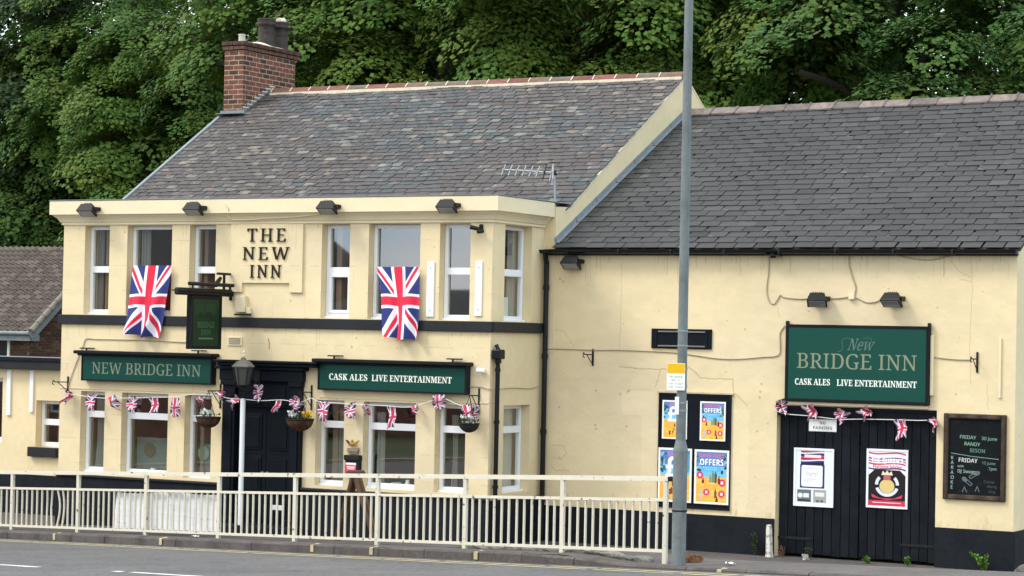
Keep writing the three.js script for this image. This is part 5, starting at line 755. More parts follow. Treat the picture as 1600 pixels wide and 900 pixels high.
// ------------------------------------------------------------------ posters, vents and boards on the outbuilding
{
  const q = rectZ(1028, 1141.5, 615.5, 795, ZB + 0.02), o = thing('poster_board', 'tall black notice board on the outbuilding behind the lamp post', 'notice board', V(q.x0, q.y0, ZB));
  part('backing', box(q.x0 + 0.02, q.x1 - 0.02, q.y0 + 0.02, q.y1 - 0.02, ZB + 0.003, ZB + 0.02), M.blackDoor, o);
  part('frame', [rbox(q.x0, q.x0 + 0.03, q.y0, q.y1, ZB + 0.0035, ZB + 0.032, 0.004), rbox(q.x1 - 0.03, q.x1, q.y0, q.y1, ZB + 0.0035, ZB + 0.032, 0.004), rbox(q.x0 + 0.03, q.x1 - 0.03, q.y0, q.y0 + 0.03, ZB + 0.0035, ZB + 0.03, 0.004), rbox(q.x0 + 0.03, q.x1 - 0.03, q.y1 - 0.03, q.y1, ZB + 0.0035, ZB + 0.03, 0.004)], M.black, o);
  part('flashing_strip', rbox(q.x0 - 0.02, q.x1 + 0.03, q.y1 + 0.002, q.y1 + 0.03, ZB + 0.003, ZB + 0.04, 0.005), mk(paintTex([0.5, 0.42, 0.3], 0.6, 0.3, 128, 251), 0.9, 0.01), o);
  const beach = (c, w, h, seed) => { const r = rng(seed); c.fillStyle = '#5f7fb8'; c.fillRect(0, 0, w, h); c.fillStyle = '#79bfe6'; c.fillRect(0, h * 0.3, w, h * 0.2); c.fillStyle = '#f3b24e'; c.fillRect(0, h * 0.5, w, h * 0.5); c.fillStyle = '#f7c768'; for (let i = 0; i < 40; i++) c.fillRect(r() * w, h * (0.52 + 0.46 * r()), 10 + r() * 50, 4 + r() * 8); for (let i = 0; i < 26; i++) { c.fillStyle = ['#2f5b48', '#3f6f6a', '#8fb7d8', '#234a4a'][(r() * 4) | 0]; const x = r() < 0.5 ? r() * w * 0.22 : w * (0.78 + 0.22 * r()); c.beginPath(); c.ellipse(x, h * (0.08 + 0.36 * r()), 8 + r() * 16, 4 + r() * 8, r() * 3, 0, 7); c.fill(); } };
  const border = (c, w, h) => { c.strokeStyle = '#f0ece2'; c.lineWidth = 14; c.strokeRect(7, 7, w - 14, h - 14); };
  const burst = (c, x, y, s) => { c.fillStyle = '#d83a63'; c.beginPath(); for (let i = 0; i < 20; i++) { const a = i / 20 * 6.283, k = i % 2 ? s : s * 0.72; c.lineTo(x + Math.cos(a) * k, y + Math.sin(a) * k); } c.fill(); c.fillStyle = '#f7dfe4'; c.fillRect(x - s * 0.3, y - s * 0.35, s * 0.6, s * 0.7); };
  const offers = seed => canvasTex(256, 384, (c, w, h) => { const r = rng(seed); beach(c, w, h, seed); spaced(c, 'SUPER CHILL', 128, 54, 190, 26, 'bold sans-serif', '#e86a8c'); spaced(c, 'OFFERS', 128, 108, 180, 44, 'bold sans-serif', '#f6f6f4'); c.fillStyle = '#5bb4e8'; c.fillRect(50, 116, 150, 36); c.fillStyle = '#fff'; for (let i = 0; i < 9; i++) { c.fillRect(66 + i * 12, 124, 6, 3); c.fillRect(80 + i * 10, 138, 5, 3); } burst(c, 42, 180, 30); burst(c, 208, 230, 32); burst(c, 92, 300, 28); burst(c, 205, 310, 30); for (const [x, y, hh, col] of [[140, 160, 70, '#6d8a6e'], [160, 168, 64, '#3d5a44'], [120, 190, 40, '#87937f'], [66, 215, 22, '#6b3a26'], [50, 290, 60, '#b9bdbd'], [160, 290, 50, '#6a5a44'], [170, 345, 22, '#5c3a30'], [185, 200, 40, '#90262c']]) { c.fillStyle = col; c.fillRect(x - 9, y, 18, hh); c.fillRect(x - 4, y - 16, 8, 18); } c.fillStyle = '#e8b80c'; c.fillRect(96, 356, 60, 10); border(c, w, h); });
  const pound = seed => canvasTex(256, 384, (c, w, h) => { beach(c, w, h, seed); c.fillStyle = '#9d84c4'; c.fillRect(70, 20, 130, 40); spaced(c, '£', 100, 210, 100, 150, 'bold sans-serif', '#f6f6f4'); c.fillStyle = '#5e8fc0'; c.fillRect(180, 40, 60, 130); const r = rng(seed); for (let i = 0; i < 12; i++) { c.fillStyle = ['#4a5a30', '#7a4a28', '#e8c020', '#c88a20'][(r() * 4) | 0]; c.fillRect(60 + r() * 130, 210 + r() * 130, 10 + r() * 16, 14 + r() * 34); } border(c, w, h); });
  const P = (l, rr, t, b, tex, lab) => { const s = rectZ(l, rr, t, b, ZB + 0.03), po = thing('drinks_poster', lab, 'poster', V(s.x0, s.y0, ZB + 0.03), 'drinks posters on the notice board'); part('backing_card', box(s.x0, s.x1, s.y0, s.y1, ZB + 0.0345, ZB + 0.039), M.white, po); part('print', sheetQuad(V(s.x0 + 0.003, s.y0 + 0.003, ZB + 0.0405), V(s.x1 - 0.003, s.y0 + 0.003, ZB + 0.0405), V(s.x1 - 0.003, s.y1 - 0.003, ZB + 0.0405), V(s.x0 + 0.003, s.y1 - 0.003, ZB + 0.0405)), signMat(tex, 0.4), po); };
  P(1035, 1074, 625.5, 686, pound(3), 'small beach poster with a white pound sign at the top of the notice board'); P(1094, 1134, 627.5, 689, offers(5), 'small bright offers poster at the top of the notice board');
  P(1028.5, 1081, 700, 784.5, pound(7), 'large beach poster with a white pound sign behind the lamp post'); P(1085, 1139, 703, 788, offers(11), 'large offers poster with drinks on yellow sand beside the lamp post');
}
{ // black louvre panel
  const q = rectZ(1018, 1112, 514, 545, ZB + 0.02), o = thing('louvre_vent', 'wide black louvre panel on the outbuilding wall behind the lamp post', 'vent', V(q.x0, q.y0, ZB));
  part('panel', rbox(q.x0, q.x1, q.y0, q.y1, ZB + 0.003, ZB + 0.03, 0.004), M.blackDoor, o);
  for (const y of [q.y0 + 0.04, q.y1 - 0.045]) part('slat', rbox(q.x0 + 0.12, q.x1 - 0.1, y - 0.012, y + 0.012, ZB + 0.0305, ZB + 0.055, 0.006), mat(0.16, 0.16, 0.155, 0.5), o);
  for (const x of [q.x0 + 0.09, q.x1 - 0.08]) part('upright', rbox(x - 0.01, x + 0.01, q.y0 + 0.01, q.y1 - 0.01, ZB + 0.0305, ZB + 0.045, 0.004), M.black, o);
}
function snapFrame(label, l, r, t, b, tex) { const z = ZB - 0.12, s = rectZ(l, r, t, b, z + 0.02), o = thing('framed_poster', label, 'poster', V(s.x0, s.y0, z), 'framed posters on the gates'), f = 0.035; part('frame', [rbox(s.x0, s.x0 + f, s.y0, s.y1, z + 0.002, z + 0.026, 0.005), rbox(s.x1 - f, s.x1, s.y0, s.y1, z + 0.002, z + 0.026, 0.005), rbox(s.x0 + f, s.x1 - f, s.y0, s.y0 + f, z + 0.002, z + 0.025, 0.005), rbox(s.x0 + f, s.x1 - f, s.y1 - f, s.y1, z + 0.002, z + 0.025, 0.005)], M.upvc, o); part('backing_board', box(s.x0 + 0.02, s.x1 - 0.02, s.y0 + 0.02, s.y1 - 0.02, z + 0.003, z + 0.012), M.white, o); part('print', sheetQuad(V(s.x0 + f, s.y0 + f, z + 0.0165), V(s.x1 - f, s.y0 + f, z + 0.0165), V(s.x1 - f, s.y1 - f, z + 0.0165), V(s.x0 + f, s.y1 - f, z + 0.0165)), signMat(tex, 0.3), o); }
const ribbons = (c, w, y0, y1) => { for (let i = 0; i < 7; i++) { c.strokeStyle = ['#c53350', '#f0dfe4', '#2c3a78', '#d65470'][i % 4]; c.lineWidth = 10; c.beginPath(); c.moveTo(0, lerp(y0, y1, i / 6)); c.bezierCurveTo(w * 0.3, lerp(y0, y1, i / 6) + 26, w * 0.7, lerp(y0, y1, i / 6) - 22, w, lerp(y0, y1, i / 6) + 10); c.stroke(); } };
snapFrame('white framed poster of notices on the gate leaf under NO PARKING', 1240, 1302.5, 700.5, 792, canvasTex(256, 384, (c, w, h) => { c.fillStyle = '#dfe6ec'; c.fillRect(0, 0, w, h); c.fillStyle = '#2a2528'; c.fillRect(34, 4, 168, 258); c.save(); c.beginPath(); c.rect(34, 4, 168, 96); c.clip(); ribbons(c, 256, 0, 80); c.restore(); c.fillStyle = '#e9d5da'; c.fillRect(60, 30, 120, 22); c.fillStyle = '#3a3a60'; c.fillRect(30, 100, 176, 168); c.fillStyle = '#f4f3f2'; c.beginPath(); c.roundRect(40, 106, 152, 152, 14); c.fill(); spaced(c, 'Party!', 118, 182, 90, 30, 'serif', '#8d8d98'); c.fillStyle = '#a8a8b0'; for (let i = 0; i < 6; i++) c.fillRect(56, 118 + (i > 1 ? 60 : 0) + i * 9, 60 + (i * 37) % 60, 3); c.fillStyle = '#6a6f72'; c.fillRect(12, 280, 100, 88); c.fillStyle = '#dfe6e8'; c.beginPath(); c.arc(34, 322, 18, 0, 7); c.fill(); c.fillRect(56, 306, 40, 30); c.fillStyle = '#3c4042'; c.fillRect(20, 350, 84, 14); c.fillStyle = '#9fa09c'; c.fillRect(128, 278, 92, 92); c.fillStyle = '#dcdcd8'; c.fillRect(140, 296, 66, 30); c.fillStyle = '#444'; c.fillRect(150, 352, 18, 12); c.fillRect(180, 352, 18, 12); }));
snapFrame('white framed jubilee poster with gold disc on the gate leaf by the chalkboard', 1353.5, 1418.5, 702, 794.5, canvasTex(256, 384, (c, w, h) => { c.fillStyle = '#ece4e8'; c.fillRect(0, 0, w, h); ribbons(c, w, 10, 120); spaced(c, "THE QUEEN'S", 128, 80, 220, 34, 'bold sans-serif', '#fbf4f6'); spaced(c, 'Platinum Jubilee', 128, 122, 200, 26, 'bold serif', '#a32b45'); c.fillStyle = '#241f22'; c.beginPath(); c.moveTo(0, 170); c.lineTo(40, 130); c.lineTo(216, 130); c.lineTo(256, 170); c.lineTo(256, 345); c.lineTo(0, 345); c.fill(); c.strokeStyle = '#d9dde6'; c.lineWidth = 22; c.beginPath(); c.arc(128, 235, 72, 0.1 * Math.PI, 0.9 * Math.PI); c.stroke(); c.beginPath(); c.arc(128, 235, 72, Math.PI * 1.0, Math.PI * 1.25); c.stroke(); c.beginPath(); c.arc(128, 235, 72, -0.25 * Math.PI, 0); c.stroke(); c.fillStyle = '#d8bf7c'; c.beginPath(); c.ellipse(128, 245, 52, 50, 0, 0, 7); c.fill(); c.fillStyle = '#b9636a'; c.fillRect(104, 168, 48, 34); c.fillStyle = '#e4d8b8'; c.beginPath(); c.moveTo(88, 166); c.lineTo(98, 136); c.lineTo(114, 152); c.lineTo(128, 132); c.lineTo(142, 152); c.lineTo(158, 136); c.lineTo(168, 166); c.fill(); c.fillStyle = '#cf4060'; c.beginPath(); c.moveTo(20, 300); c.lineTo(80, 330); c.lineTo(176, 330); c.lineTo(236, 300); c.lineTo(230, 326); c.lineTo(128, 342); c.lineTo(26, 326); c.fill(); c.fillStyle = '#c93a52'; c.fillRect(0, 345, w, 40); c.fillStyle = '#f0cfd6'; c.fillRect(30, 358, 196, 6); }));
{ const z = ZB - 0.12, q = rectZ(1263.5, 1307, 655, 674.5, z + 0.02); const o = thing('no_parking_sign', 'small white NO PARKING sign on the black gate', 'sign', V(q.x0, q.y0, z)); part('plate', rbox(q.x0, q.x1, q.y0, q.y1, z + 0.002, z + 0.014, 0.004), M.upvc, o); part('lettering', sheetQuad(V(q.x0 + 0.01, q.y0 + 0.01, z + 0.0155), V(q.x1 - 0.01, q.y0 + 0.01, z + 0.0155), V(q.x1 - 0.01, q.y1 - 0.01, z + 0.0155), V(q.x0 + 0.01, q.y1 - 0.01, z + 0.0155)), signMat(canvasTex(256, 112, (c, w, h) => { c.fillStyle = '#f8f7f3'; c.fillRect(0, 0, w, h); spaced(c, 'NO', 128, 46, 62, 30, 'bold sans-serif', '#77705f'); spaced(c, 'PARKING', 128, 96, 190, 30, 'bold sans-serif', '#77705f'); }), 0.5), o); }
{ // chalkboard
  const q = rectZ(1474, 1572, 647, 782, ZB + 0.03), o = thing('chalkboard', 'wooden framed chalkboard listing Friday karaoke beside the gates', 'chalkboard', V(q.x0, q.y0, ZB)), f = 0.075;
  part('backing', box(q.x0 + 0.02, q.x1 - 0.02, q.y0 + 0.02, q.y1 - 0.02, ZB + 0.003, ZB + 0.02), M.blackDoor, o);
  for (const [a, b, c, d] of [[q.x0, q.x0 + f, q.y0, q.y1], [q.x1 - f, q.x1, q.y0, q.y1], [q.x0 + f + 0.001, q.x1 - f - 0.001, q.y0, q.y0 + f], [q.x0 + f + 0.001, q.x1 - f - 0.001, q.y1 - f, q.y1]]) part('frame_rail', [rbox(a, b, c, d, ZB + 0.0035, ZB + 0.05, 0.01), rbox(a + 0.015, b - 0.015, c + 0.015, d - 0.015, ZB + 0.05, ZB + 0.062, 0.01)], M.woodWorn, o);
  const t = canvasTex(512, 768, (c, w, h) => {
    c.fillStyle = '#16191c'; c.fillRect(0, 0, w, h); const r = rng(6); for (let i = 0; i < 260; i++) { c.strokeStyle = `rgba(150,160,160,${0.05 * r()})`; c.lineWidth = 4 + r() * 16; c.beginPath(); const x = r() * w, y = r() * h; c.moveTo(x, y); c.lineTo(x + (r() - 0.5) * 160, y + (r() - 0.5) * 60); c.stroke(); }
    const T = (s, x, y, px, col, rot = 0.03) => { c.save(); c.translate(x, y); c.rotate(rot); c.font = px + 'px sans-serif'; c.fillStyle = col; c.fillText(s, 0, 0); c.restore(); };
    T('FRIDAY', 105, 200, 50, '#93b09c'); T('30 June', 318, 206, 46, '#8fae9e'); T('RANDY', 150, 268, 50, '#8fb89c'); T('BISON', 205, 334, 52, '#6f9a84');
    c.strokeStyle = '#7f9f92'; c.lineWidth = 6; c.beginPath(); c.moveTo(24, 350); c.lineTo(220, 376); c.lineTo(490, 396); c.stroke();
    [...'KARAOKE'].forEach((ch, i) => T(ch, 22, 412 + i * 50, 48, '#9fc0b4')); T('FRIDAY', 96, 436, 58, '#dfe8e0'); T('15 June', 325, 452, 40, '#7c9a90'); T('with', 90, 490, 32, '#a8bcb2'); T('7pm', 390, 508, 40, '#8fae9e'); T('DJ Swoggy', 88, 544, 46, '#a5c0b0');
    c.strokeStyle = '#6b7472'; c.fillStyle = '#5f6866'; c.lineWidth = 7; for (const [x, y, a] of [[160, 610, 0.7], [285, 545, 2.6]]) { c.save(); c.translate(x, y); c.rotate(a); c.beginPath(); c.ellipse(0, 0, 28, 22, 0, 0, 7); c.fill(); c.strokeRect(24, -14, 64, 26); c.restore(); }
    c.beginPath(); c.moveTo(140, 740); c.lineTo(160, 690); c.lineTo(185, 745); c.stroke(); c.beginPath(); c.moveTo(265, 730); c.lineTo(285, 680); c.lineTo(305, 730); c.stroke(); T('Come', 345, 640, 40, '#4d5654'); T('along', 380, 684, 38, '#4d5654'); T('sing', 395, 735, 36, '#4d5654');
  });
  part('slate_panel', sheetQuad(V(q.x0 + f, q.y0 + f, ZB + 0.024), V(q.x1 - f, q.y0 + f, ZB + 0.024), V(q.x1 - f, q.y1 - f, ZB + 0.024), V(q.x0 + f, q.y1 - f, ZB + 0.024)), new THREE.MeshPhysicalMaterial({ map: t, roughness: 0.85, specularIntensity: 0.2 }), o);
}
// ------------------------------------------------------------------ guard rail along the kerb
const onFence = (u, v, n = 0) => { const r = ray(u, v), k = -(nOf(CP.x, CP.z) - n) / (-r.x * SB + r.z * SA); return CP.clone().addScaledVector(r, k); };
const fenceP = (s, y, n = 0) => { const [x, z] = xz(s, n); return V(x, y, z); };
{
  const us = [-90, 19, 122, 228, 342, 461, 590, 727, 879, 1040], ss = us.map(u => { const p = onFence(u, 800); return sOf(p.x, p.z); });
  const o = thing('guard_rail', 'cream painted steel guard rail with upright bars along the kerb', 'fence', fenceP(ss[5], paveH(ss[5]))), r = rng(9), H = 0.95;
  const topY = (s) => { const k = us.length; return roadH(s) + H; };
  const foot = s => paveH(s) - 0.06;
  ss.forEach((s, i) => { const b = fenceP(s, foot(s)), end = i === ss.length - 1; part('post', rbox(b.x - 0.028, b.x + 0.028, b.y, topY(s) - 0.02, b.z - 0.028, b.z + 0.028, 0.006), fencePaint, o); });
  for (let i = 0; i < ss.length - 1; i++) {
    const a = ss[i], b = ss[i + 1], yA = topY(a), yB = topY(b), e = 0.03;
    part('top_rail', bar(fenceP(a - (i ? 0 : 0.1) + 0.002, yA), fenceP(b + (i === ss.length - 2 ? 0.05 : -0.002), yB), 0.055, 0.065), fencePaint, o);
    part('middle_rail', bar(fenceP(a + e, yA - 0.262), fenceP(b - e, yB - 0.262), 0.035, 0.045), fencePaint, o);
    part('bottom_rail', bar(fenceP(a + e, yA - 0.885), fenceP(b - e, yB - 0.885), 0.035, 0.045), fencePaint, o);
    for (let k = 1; k <= 12; k++) {
      const t = k / 13, s = lerp(a, b, t), y = lerp(yA, yB, t), bent = (i === 1 && k > 6 && k < 11) ? [0.05, 0.09, 0.075, 0.03][k - 7] * (k < 9 ? -1 : 1) * 0.6 : 0, jig = (r() - 0.5) * 0.012;
      const g = bent ? tube([fenceP(s, y - 0.88), fenceP(s + bent, y - 0.62, -0.02), fenceP(s + bent * 0.8, y - 0.45, -0.02), fenceP(s, y - 0.27)], 0.017, 10, 6) : rod(fenceP(s + jig, y - 0.88), fenceP(s + jig, y - 0.27), 0.017, 0.017, 6);
      part('bar', g, fencePaint, o);
    }
  }
  const e = fenceP(ss[9] + 0.07, topY(ss[9])); part('end_cap', rbox(e.x - 0.02, e.x + 0.03, e.y - 0.03, e.y + 0.03, e.z - 0.035, e.z + 0.035, 0.006), M.iron, o);
  // white sheet tied behind the bars
  const A = onFence(178, 800, -0.07), B = onFence(346, 800, -0.07), sa = sOf(A.x, A.z), sb = sOf(B.x, B.z);
  single('white_banner', grid(60, 8, (u, v) => { const s = lerp(sa + 0.08 * v, sb, u), y = roadH(s) + lerp(0.085, 0.655 - 0.02 * Math.sin(u * 9), v), [x, z] = xz(s, -0.075 + 0.02 * Math.sin(u * 26) + 0.012 * Math.sin(u * 61 + v * 2)); return V(x, y, z); }), mk(paintTex([0.74, 0.75, 0.77], 0.12, 1.2, 256, 261), 0.6, 0.003), 'white plastic sheet fastened behind the guard rail bars', 'banner');
}
// ------------------------------------------------------------------ lamp column with parking plates
{
  const r0 = ray(1060, 884); let p = V(5.5, 0.4, 5.0); for (let i = 0; i < 6; i++) { const y = paveH(sOf(p.x, p.z)); p = CP.clone().addScaledVector(r0, (y - CP.y) / r0.y); }
  const o = thing('lamp_column', 'grey green steel lamp column standing at the end of the guard rail', 'lamp post', p.clone()), R1 = 0.086, R2 = 0.060, base = p.y;
  const yS = onX(1062, 700, p.x).y, yt = onX(1064, 688, p.x).y;
  part('base_tube', new THREE.LatheGeometry([[R1 + 0.004, -0.3], [R1 + 0.004, 0.02], [R1, 0.03], [R1, yS - base - 0.06], [R1 + 0.004, yS - base - 0.05], [R1 + 0.004, yS - base - 0.02], [R1 - 0.004, yS - base], [R2 + 0.004, yt - base - 0.01], [R2, yt - base]].map(q => new THREE.Vector2(...q)), 24).translate(p.x, base, p.z), M.post, o);
  part('shaft', new THREE.LatheGeometry([[R2, yt - base - 0.005], [R2 - 0.002, 4], [R2 - 0.012, 8.2], [0.001, 8.25]].map(q => new THREE.Vector2(...q)), 20).translate(p.x, base, p.z), M.post, o);
  part('inspection_door', (() => { const g = new THREE.CylinderGeometry(R1 + 0.006, R1 + 0.006, 0.55, 10, 1, true, -0.1, 1.0); return g.translate(p.x, base + 0.62, p.z); })(), M.post, o);
  part('door_band', new THREE.CylinderGeometry(R1 + 0.007, R1 + 0.007, 0.02, 24, 1, true).translate(p.x, base + 0.66, p.z), M.iron, o);
  const face = V(CP.x - p.x, 0, CP.z - p.z).normalize(), side = V(face.z, 0, -face.x), ang = Math.atan2(face.x, face.z) ;
  const plate = (name, u0, u1, v0, v1, tex, mats) => { const zoff = R2 + 0.02, c = p.clone().addScaledVector(face, zoff), d = u => { const q = ray(u, (v0 + v1) / 2), k = (c.clone().sub(CP)).dot(face) / q.dot(face); return CP.clone().addScaledVector(q, k); }, a = d(u0), b = d(u1), vy = v => { const q = ray((u0 + u1) / 2, v), k = (c.clone().sub(CP)).dot(face) / q.dot(face); return CP.y + q.y * k; };
    const w = a.distanceTo(b), y0 = vy(v1), y1 = vy(v0), m = a.clone().add(b).multiplyScalar(0.5); return { w, y0, y1, m }; };
  const mkPlate = (label, q, tex, nm, group) => { const t = thing(nm, label, 'sign', V(q.m.x, q.y0, q.m.z), group); const body = rbox(-q.w / 2, q.w / 2, 0, q.y1 - q.y0, -0.006, 0, 0.003).rotateY(ang).translate(q.m.x, q.y0, q.m.z); part('plate', body, M.white, t); const f = sheetQuad(V(-q.w / 2 + 0.004, 0.004, 0.0015), V(q.w / 2 - 0.004, 0.004, 0.0015), V(q.w / 2 - 0.004, q.y1 - q.y0 - 0.004, 0.0015), V(-q.w / 2 + 0.004, q.y1 - q.y0 - 0.004, 0.0015)); f.rotateY(ang).translate(q.m.x, q.y0, q.m.z); part('face', f, signMat(tex, 0.45), t);
    part('clamp', [q.y0 + 0.05, q.y1 - 0.07].map(y => new THREE.CylinderGeometry(R2 + 0.006, R2 + 0.006, 0.025, 16, 1, true).translate(p.x, y, p.z)), M.greyMetal, t); };
  const q = plate('x', 1042, 1070.5, 567.5, 610); mkPlate('yellow and white loading times plate on the lamp column', q, canvasTex(256, 384, (c, w, h) => { c.fillStyle = '#f1f0ec'; c.fillRect(0, 0, w, h); c.fillStyle = '#e9b517'; c.fillRect(0, 0, w, 138); c.strokeStyle = '#777'; c.lineWidth = 4; c.beginPath(); c.moveTo(0, 140); c.lineTo(w, 140); c.stroke(); spaced(c, 'No loading', 128, 205, 190, 32, 'sans-serif', '#55524c'); spaced(c, 'Mon - Fri', 128, 255, 130, 30, 'sans-serif', '#55524c'); spaced(c, '8.00 - 9.30am', 128, 305, 220, 28, 'sans-serif', '#55524c'); spaced(c, '4.00 - 6.30pm', 128, 352, 220, 28, 'sans-serif', '#55524c'); }), 'parking_plate');
  const q2 = plate('x', 1054.5, 1061, 620, 648); mkPlate('narrow white number strip on the lamp column', q2, canvasTex(32, 128, (c, w, h) => { c.fillStyle = '#f1f1ee'; c.fillRect(0, 0, w, h); }), 'number_strip');
  for (const v of [517, 540]) { const y = onX(1064, v, p.x).y; part('clamp_band', new THREE.CylinderGeometry(R2 + 0.004, R2 + 0.004, 0.02, 18, 1, true).translate(p.x, y, p.z), M.greyMetal, o); }
}
// ------------------------------------------------------------------ forecourt odds and ends
{
  // white pole by the door
  const p = onZ(378, 700, 0.35), top = onZ(379, 624, 0.35).y, wp_ = thing('white_pole', 'slim white pole standing in front of the black doors', 'pole', V(p.x, 0, 0.35)); const gh = groundH(p.x, 0.35); part('shaft', rod(V(p.x, gh - 0.05, 0.35), V(p.x, top, 0.35), 0.042, 0.042, 14), M.white, wp_); part('cap', new THREE.SphereGeometry(0.043, 12, 6, 0, 7, 0, 1.6).scale(1, 0.4, 1).translate(p.x, top, 0.35), M.white, wp_);
  // folding wooden board seen edge-on
  const n0 = -0.75, c = onFence(556, 740, n0), L = onFence(527, 843, n0), Rr = onFence(588, 840, n0); const o = thing('folding_board', 'brown wooden folding board standing open behind the guard rail', 'A-board', V(c.x, groundH(c.x, c.z), c.z));
  const f = V(-SB, 0, SA), leg = (b, name) => { const a = V(c.x, c.y + 0.01, c.z), e = V(b.x, groundH(b.x, b.z) , b.z), L = []; for (const k of [-0.07, 0.07]) L.push(rod(a.clone().addScaledVector(f, k * 0.5), e.clone().addScaledVector(f, k * 0.5), 0.045, 0.03, 6)); part('side_frame', L, M.wood, o); };
  leg(L); leg(Rr); part('hinge_cap', rod(c.clone().addScaledVector(f, -0.14), c.clone().addScaledVector(f, 0.14), 0.05, 0.05, 8), M.woodWorn, o);
  // white guard post at the gate jamb
  const g = onZ(1203, 820, ZB + 0.15), gb = groundH(g.x, ZB + 0.15), gp = rng(4); const G2 = new THREE.LatheGeometry([[0.07, -0.1], [0.065, 0.02], [0.055, 0.06], [0.05, 0.35], [0.045, g.y - gb - 0.02], [0.035, g.y - gb], [0.001, g.y - gb + 0.005]].map(q => new THREE.Vector2(...q)), 12); G2.rotateZ(0.03).translate(g.x, gb, ZB + 0.15); single('guard_post', G2, mk(dataTex(128, (u, v) => { const k = sstep(0.55, 0.62, fB(u, v)); return [lerp(0.84, 0.6, k), lerp(0.82, 0.58, k), lerp(0.78, 0.53, k)]; }, true, 0.5), 0.8, 0.01), 'worn white guard post at the foot of the gate jamb', 'bollard');
  // weeds and litter
  const weed = (label, u, v, h, n, seed, m, spread, z = ZB + 0.12) => { const r = rng(seed); const q = onZ(u, v, z), gy = groundH(q.x, z); const o = thing('weed', label, 'weed', V(q.x, gy, z), 'weeds along the wall foot'); const stems = []; const tips = []; for (let i = 0; i < 7; i++) { const a = r() * 6.3, t = V(q.x + Math.cos(a) * spread * r(), gy + h * (0.5 + 0.5 * r()), z + Math.abs(Math.sin(a)) * spread * 0.6); tips.push(t); stems.push(tube([V(q.x, gy - 0.02, z), V(lerp(q.x, t.x, 0.4), lerp(gy, t.y, 0.65), lerp(z, t.z, 0.4)), t], 0.004, 8, 4)); } part('stem', stems, m, o); part('leaves', scatterLeaves(n, r, i => { const t = tips[i % 7], k = 0.15 + 0.85 * r(); return { p: V(lerp(q.x, t.x, k) + (r() - 0.5) * 0.03, lerp(gy, t.y, k), lerp(z, t.z, k) + (r() - 0.5) * 0.03), d: V(r() - 0.5, 0.5 * r(), r() - 0.3), s: 0.022 + 0.03 * r() }; }), m, o); };
  const wg = mat(0.10, 0.20, 0.03, 0.7), wd = mat(0.05, 0.07, 0.025, 0.8), wb = mat(0.16, 0.09, 0.05, 0.9);
  weed('tall straggly dark weed beside the white guard post', 1179, 855, 0.42, 110, 3, wd, 0.08); weed('low green weed at the middle of the gates', 1357, 886, 0.10, 160, 5, wg, 0.16); weed('small green weed at the gate edge below the chalkboard side', 1419, 886, 0.13, 110, 7, wg, 0.1); weed('leafy bright green fern clump at the outbuilding corner', 1538, 893, 0.30, 300, 9, wg, 0.24); weed('dry brown weed tuft against the gate jamb', 1224, 868, 0.2, 30, 11, wb, 0.06); weed('dry weed with pale stalk at the gate foot', 1264, 873, 0.22, 36, 13, wd, 0.08);
  { const q = onFence(1078, 885, -0.3); const r = rng(5), gy = groundH(q.x, q.z); single('grass_tuft', scatterLeaves(50, r, () => ({ p: V(q.x + (r() - 0.5) * 0.25, gy, q.z + (r() - 0.5) * 0.2), d: V(r() - 0.5, 1, r() - 0.5), s: 0.06 + 0.05 * r() })), mat(0.22, 0.11, 0.05, 0.9), 'rusty brown grass tuft at the foot of the lamp column', 'grass tuft'); }
  const litter = (u, v, n, s, lab) => { const q = onFence(u, v, n), gy = groundH(q.x, q.z); const r = rng((u * 7) | 0); single('litter', grid(5, 4, (a, b) => V(q.x + (a - 0.5) * s, gy + 0.012 + 0.03 * r(), q.z + (b - 0.5) * s * 0.7)), M.white, lab, 'litter', 'scraps of white litter'); };
  litter(1140, 888, -0.15, 0.12, 'crumpled white paper on the pavement right of the lamp column'); litter(305, 840, 0.15, 0.1, 'scrap of white litter at the kerb below the white sheet'); { const q = onZ(1257, 877, ZB + 0.5); const gy = groundH(q.x, ZB + 0.5), r = rng(8); single('litter', grid(4, 4, (a, b) => V(q.x + (a - 0.5) * 0.1, gy + 0.01 + 0.09 * b + 0.02 * r(), ZB + 0.45 + (b - 0.5) * 0.05 + 0.03 * r())), M.white, 'scrap of white litter in front of the gates', 'litter', 'scraps of white litter'); }
  // broken concrete edging behind the rail
  const r = rng(21), em = mk(paintTex([0.22, 0.20, 0.175], 0.5, 0.4, 256, 271), 0.95, 0.015), k = thing('concrete_edging', 'row of broken pale concrete lumps behind the guard rail near the lamp column', 'edging', fenceP(3.6, paveH(3.6)));
  for (let i = 0; i < 13; i++) { const s = 2.0 + i * 0.26 + r() * 0.06, w = 0.1 + r() * 0.06, q = fenceP(s, paveH(s) + 0.0, -0.16 - 0.1 * r()); const g = new THREE.IcosahedronGeometry(1, 1); const P = g.attributes.position; const hsh = (x, y, z) => { const t = Math.sin(x * 12.9 + y * 78.2 + z * 37.7 + i * 3.1) * 43758.5; return t - Math.floor(t); }; for (let j = 0; j < P.count; j++) { const x = P.getX(j), y = P.getY(j), z = P.getZ(j), m = 0.8 + 0.35 * hsh(Math.round(x * 50), Math.round(y * 50), Math.round(z * 50)); P.setXYZ(j, x * m, y * m, z * m); } g.computeVertexNormals(); g.scale(w * 1.3, 0.045 + 0.02 * r(), w * 0.8).rotateY(-0.29 + (r() - 0.5) * 0.5).translate(q.x, q.y + 0.012, q.z); part('concrete_lump', g, em, k); }
}
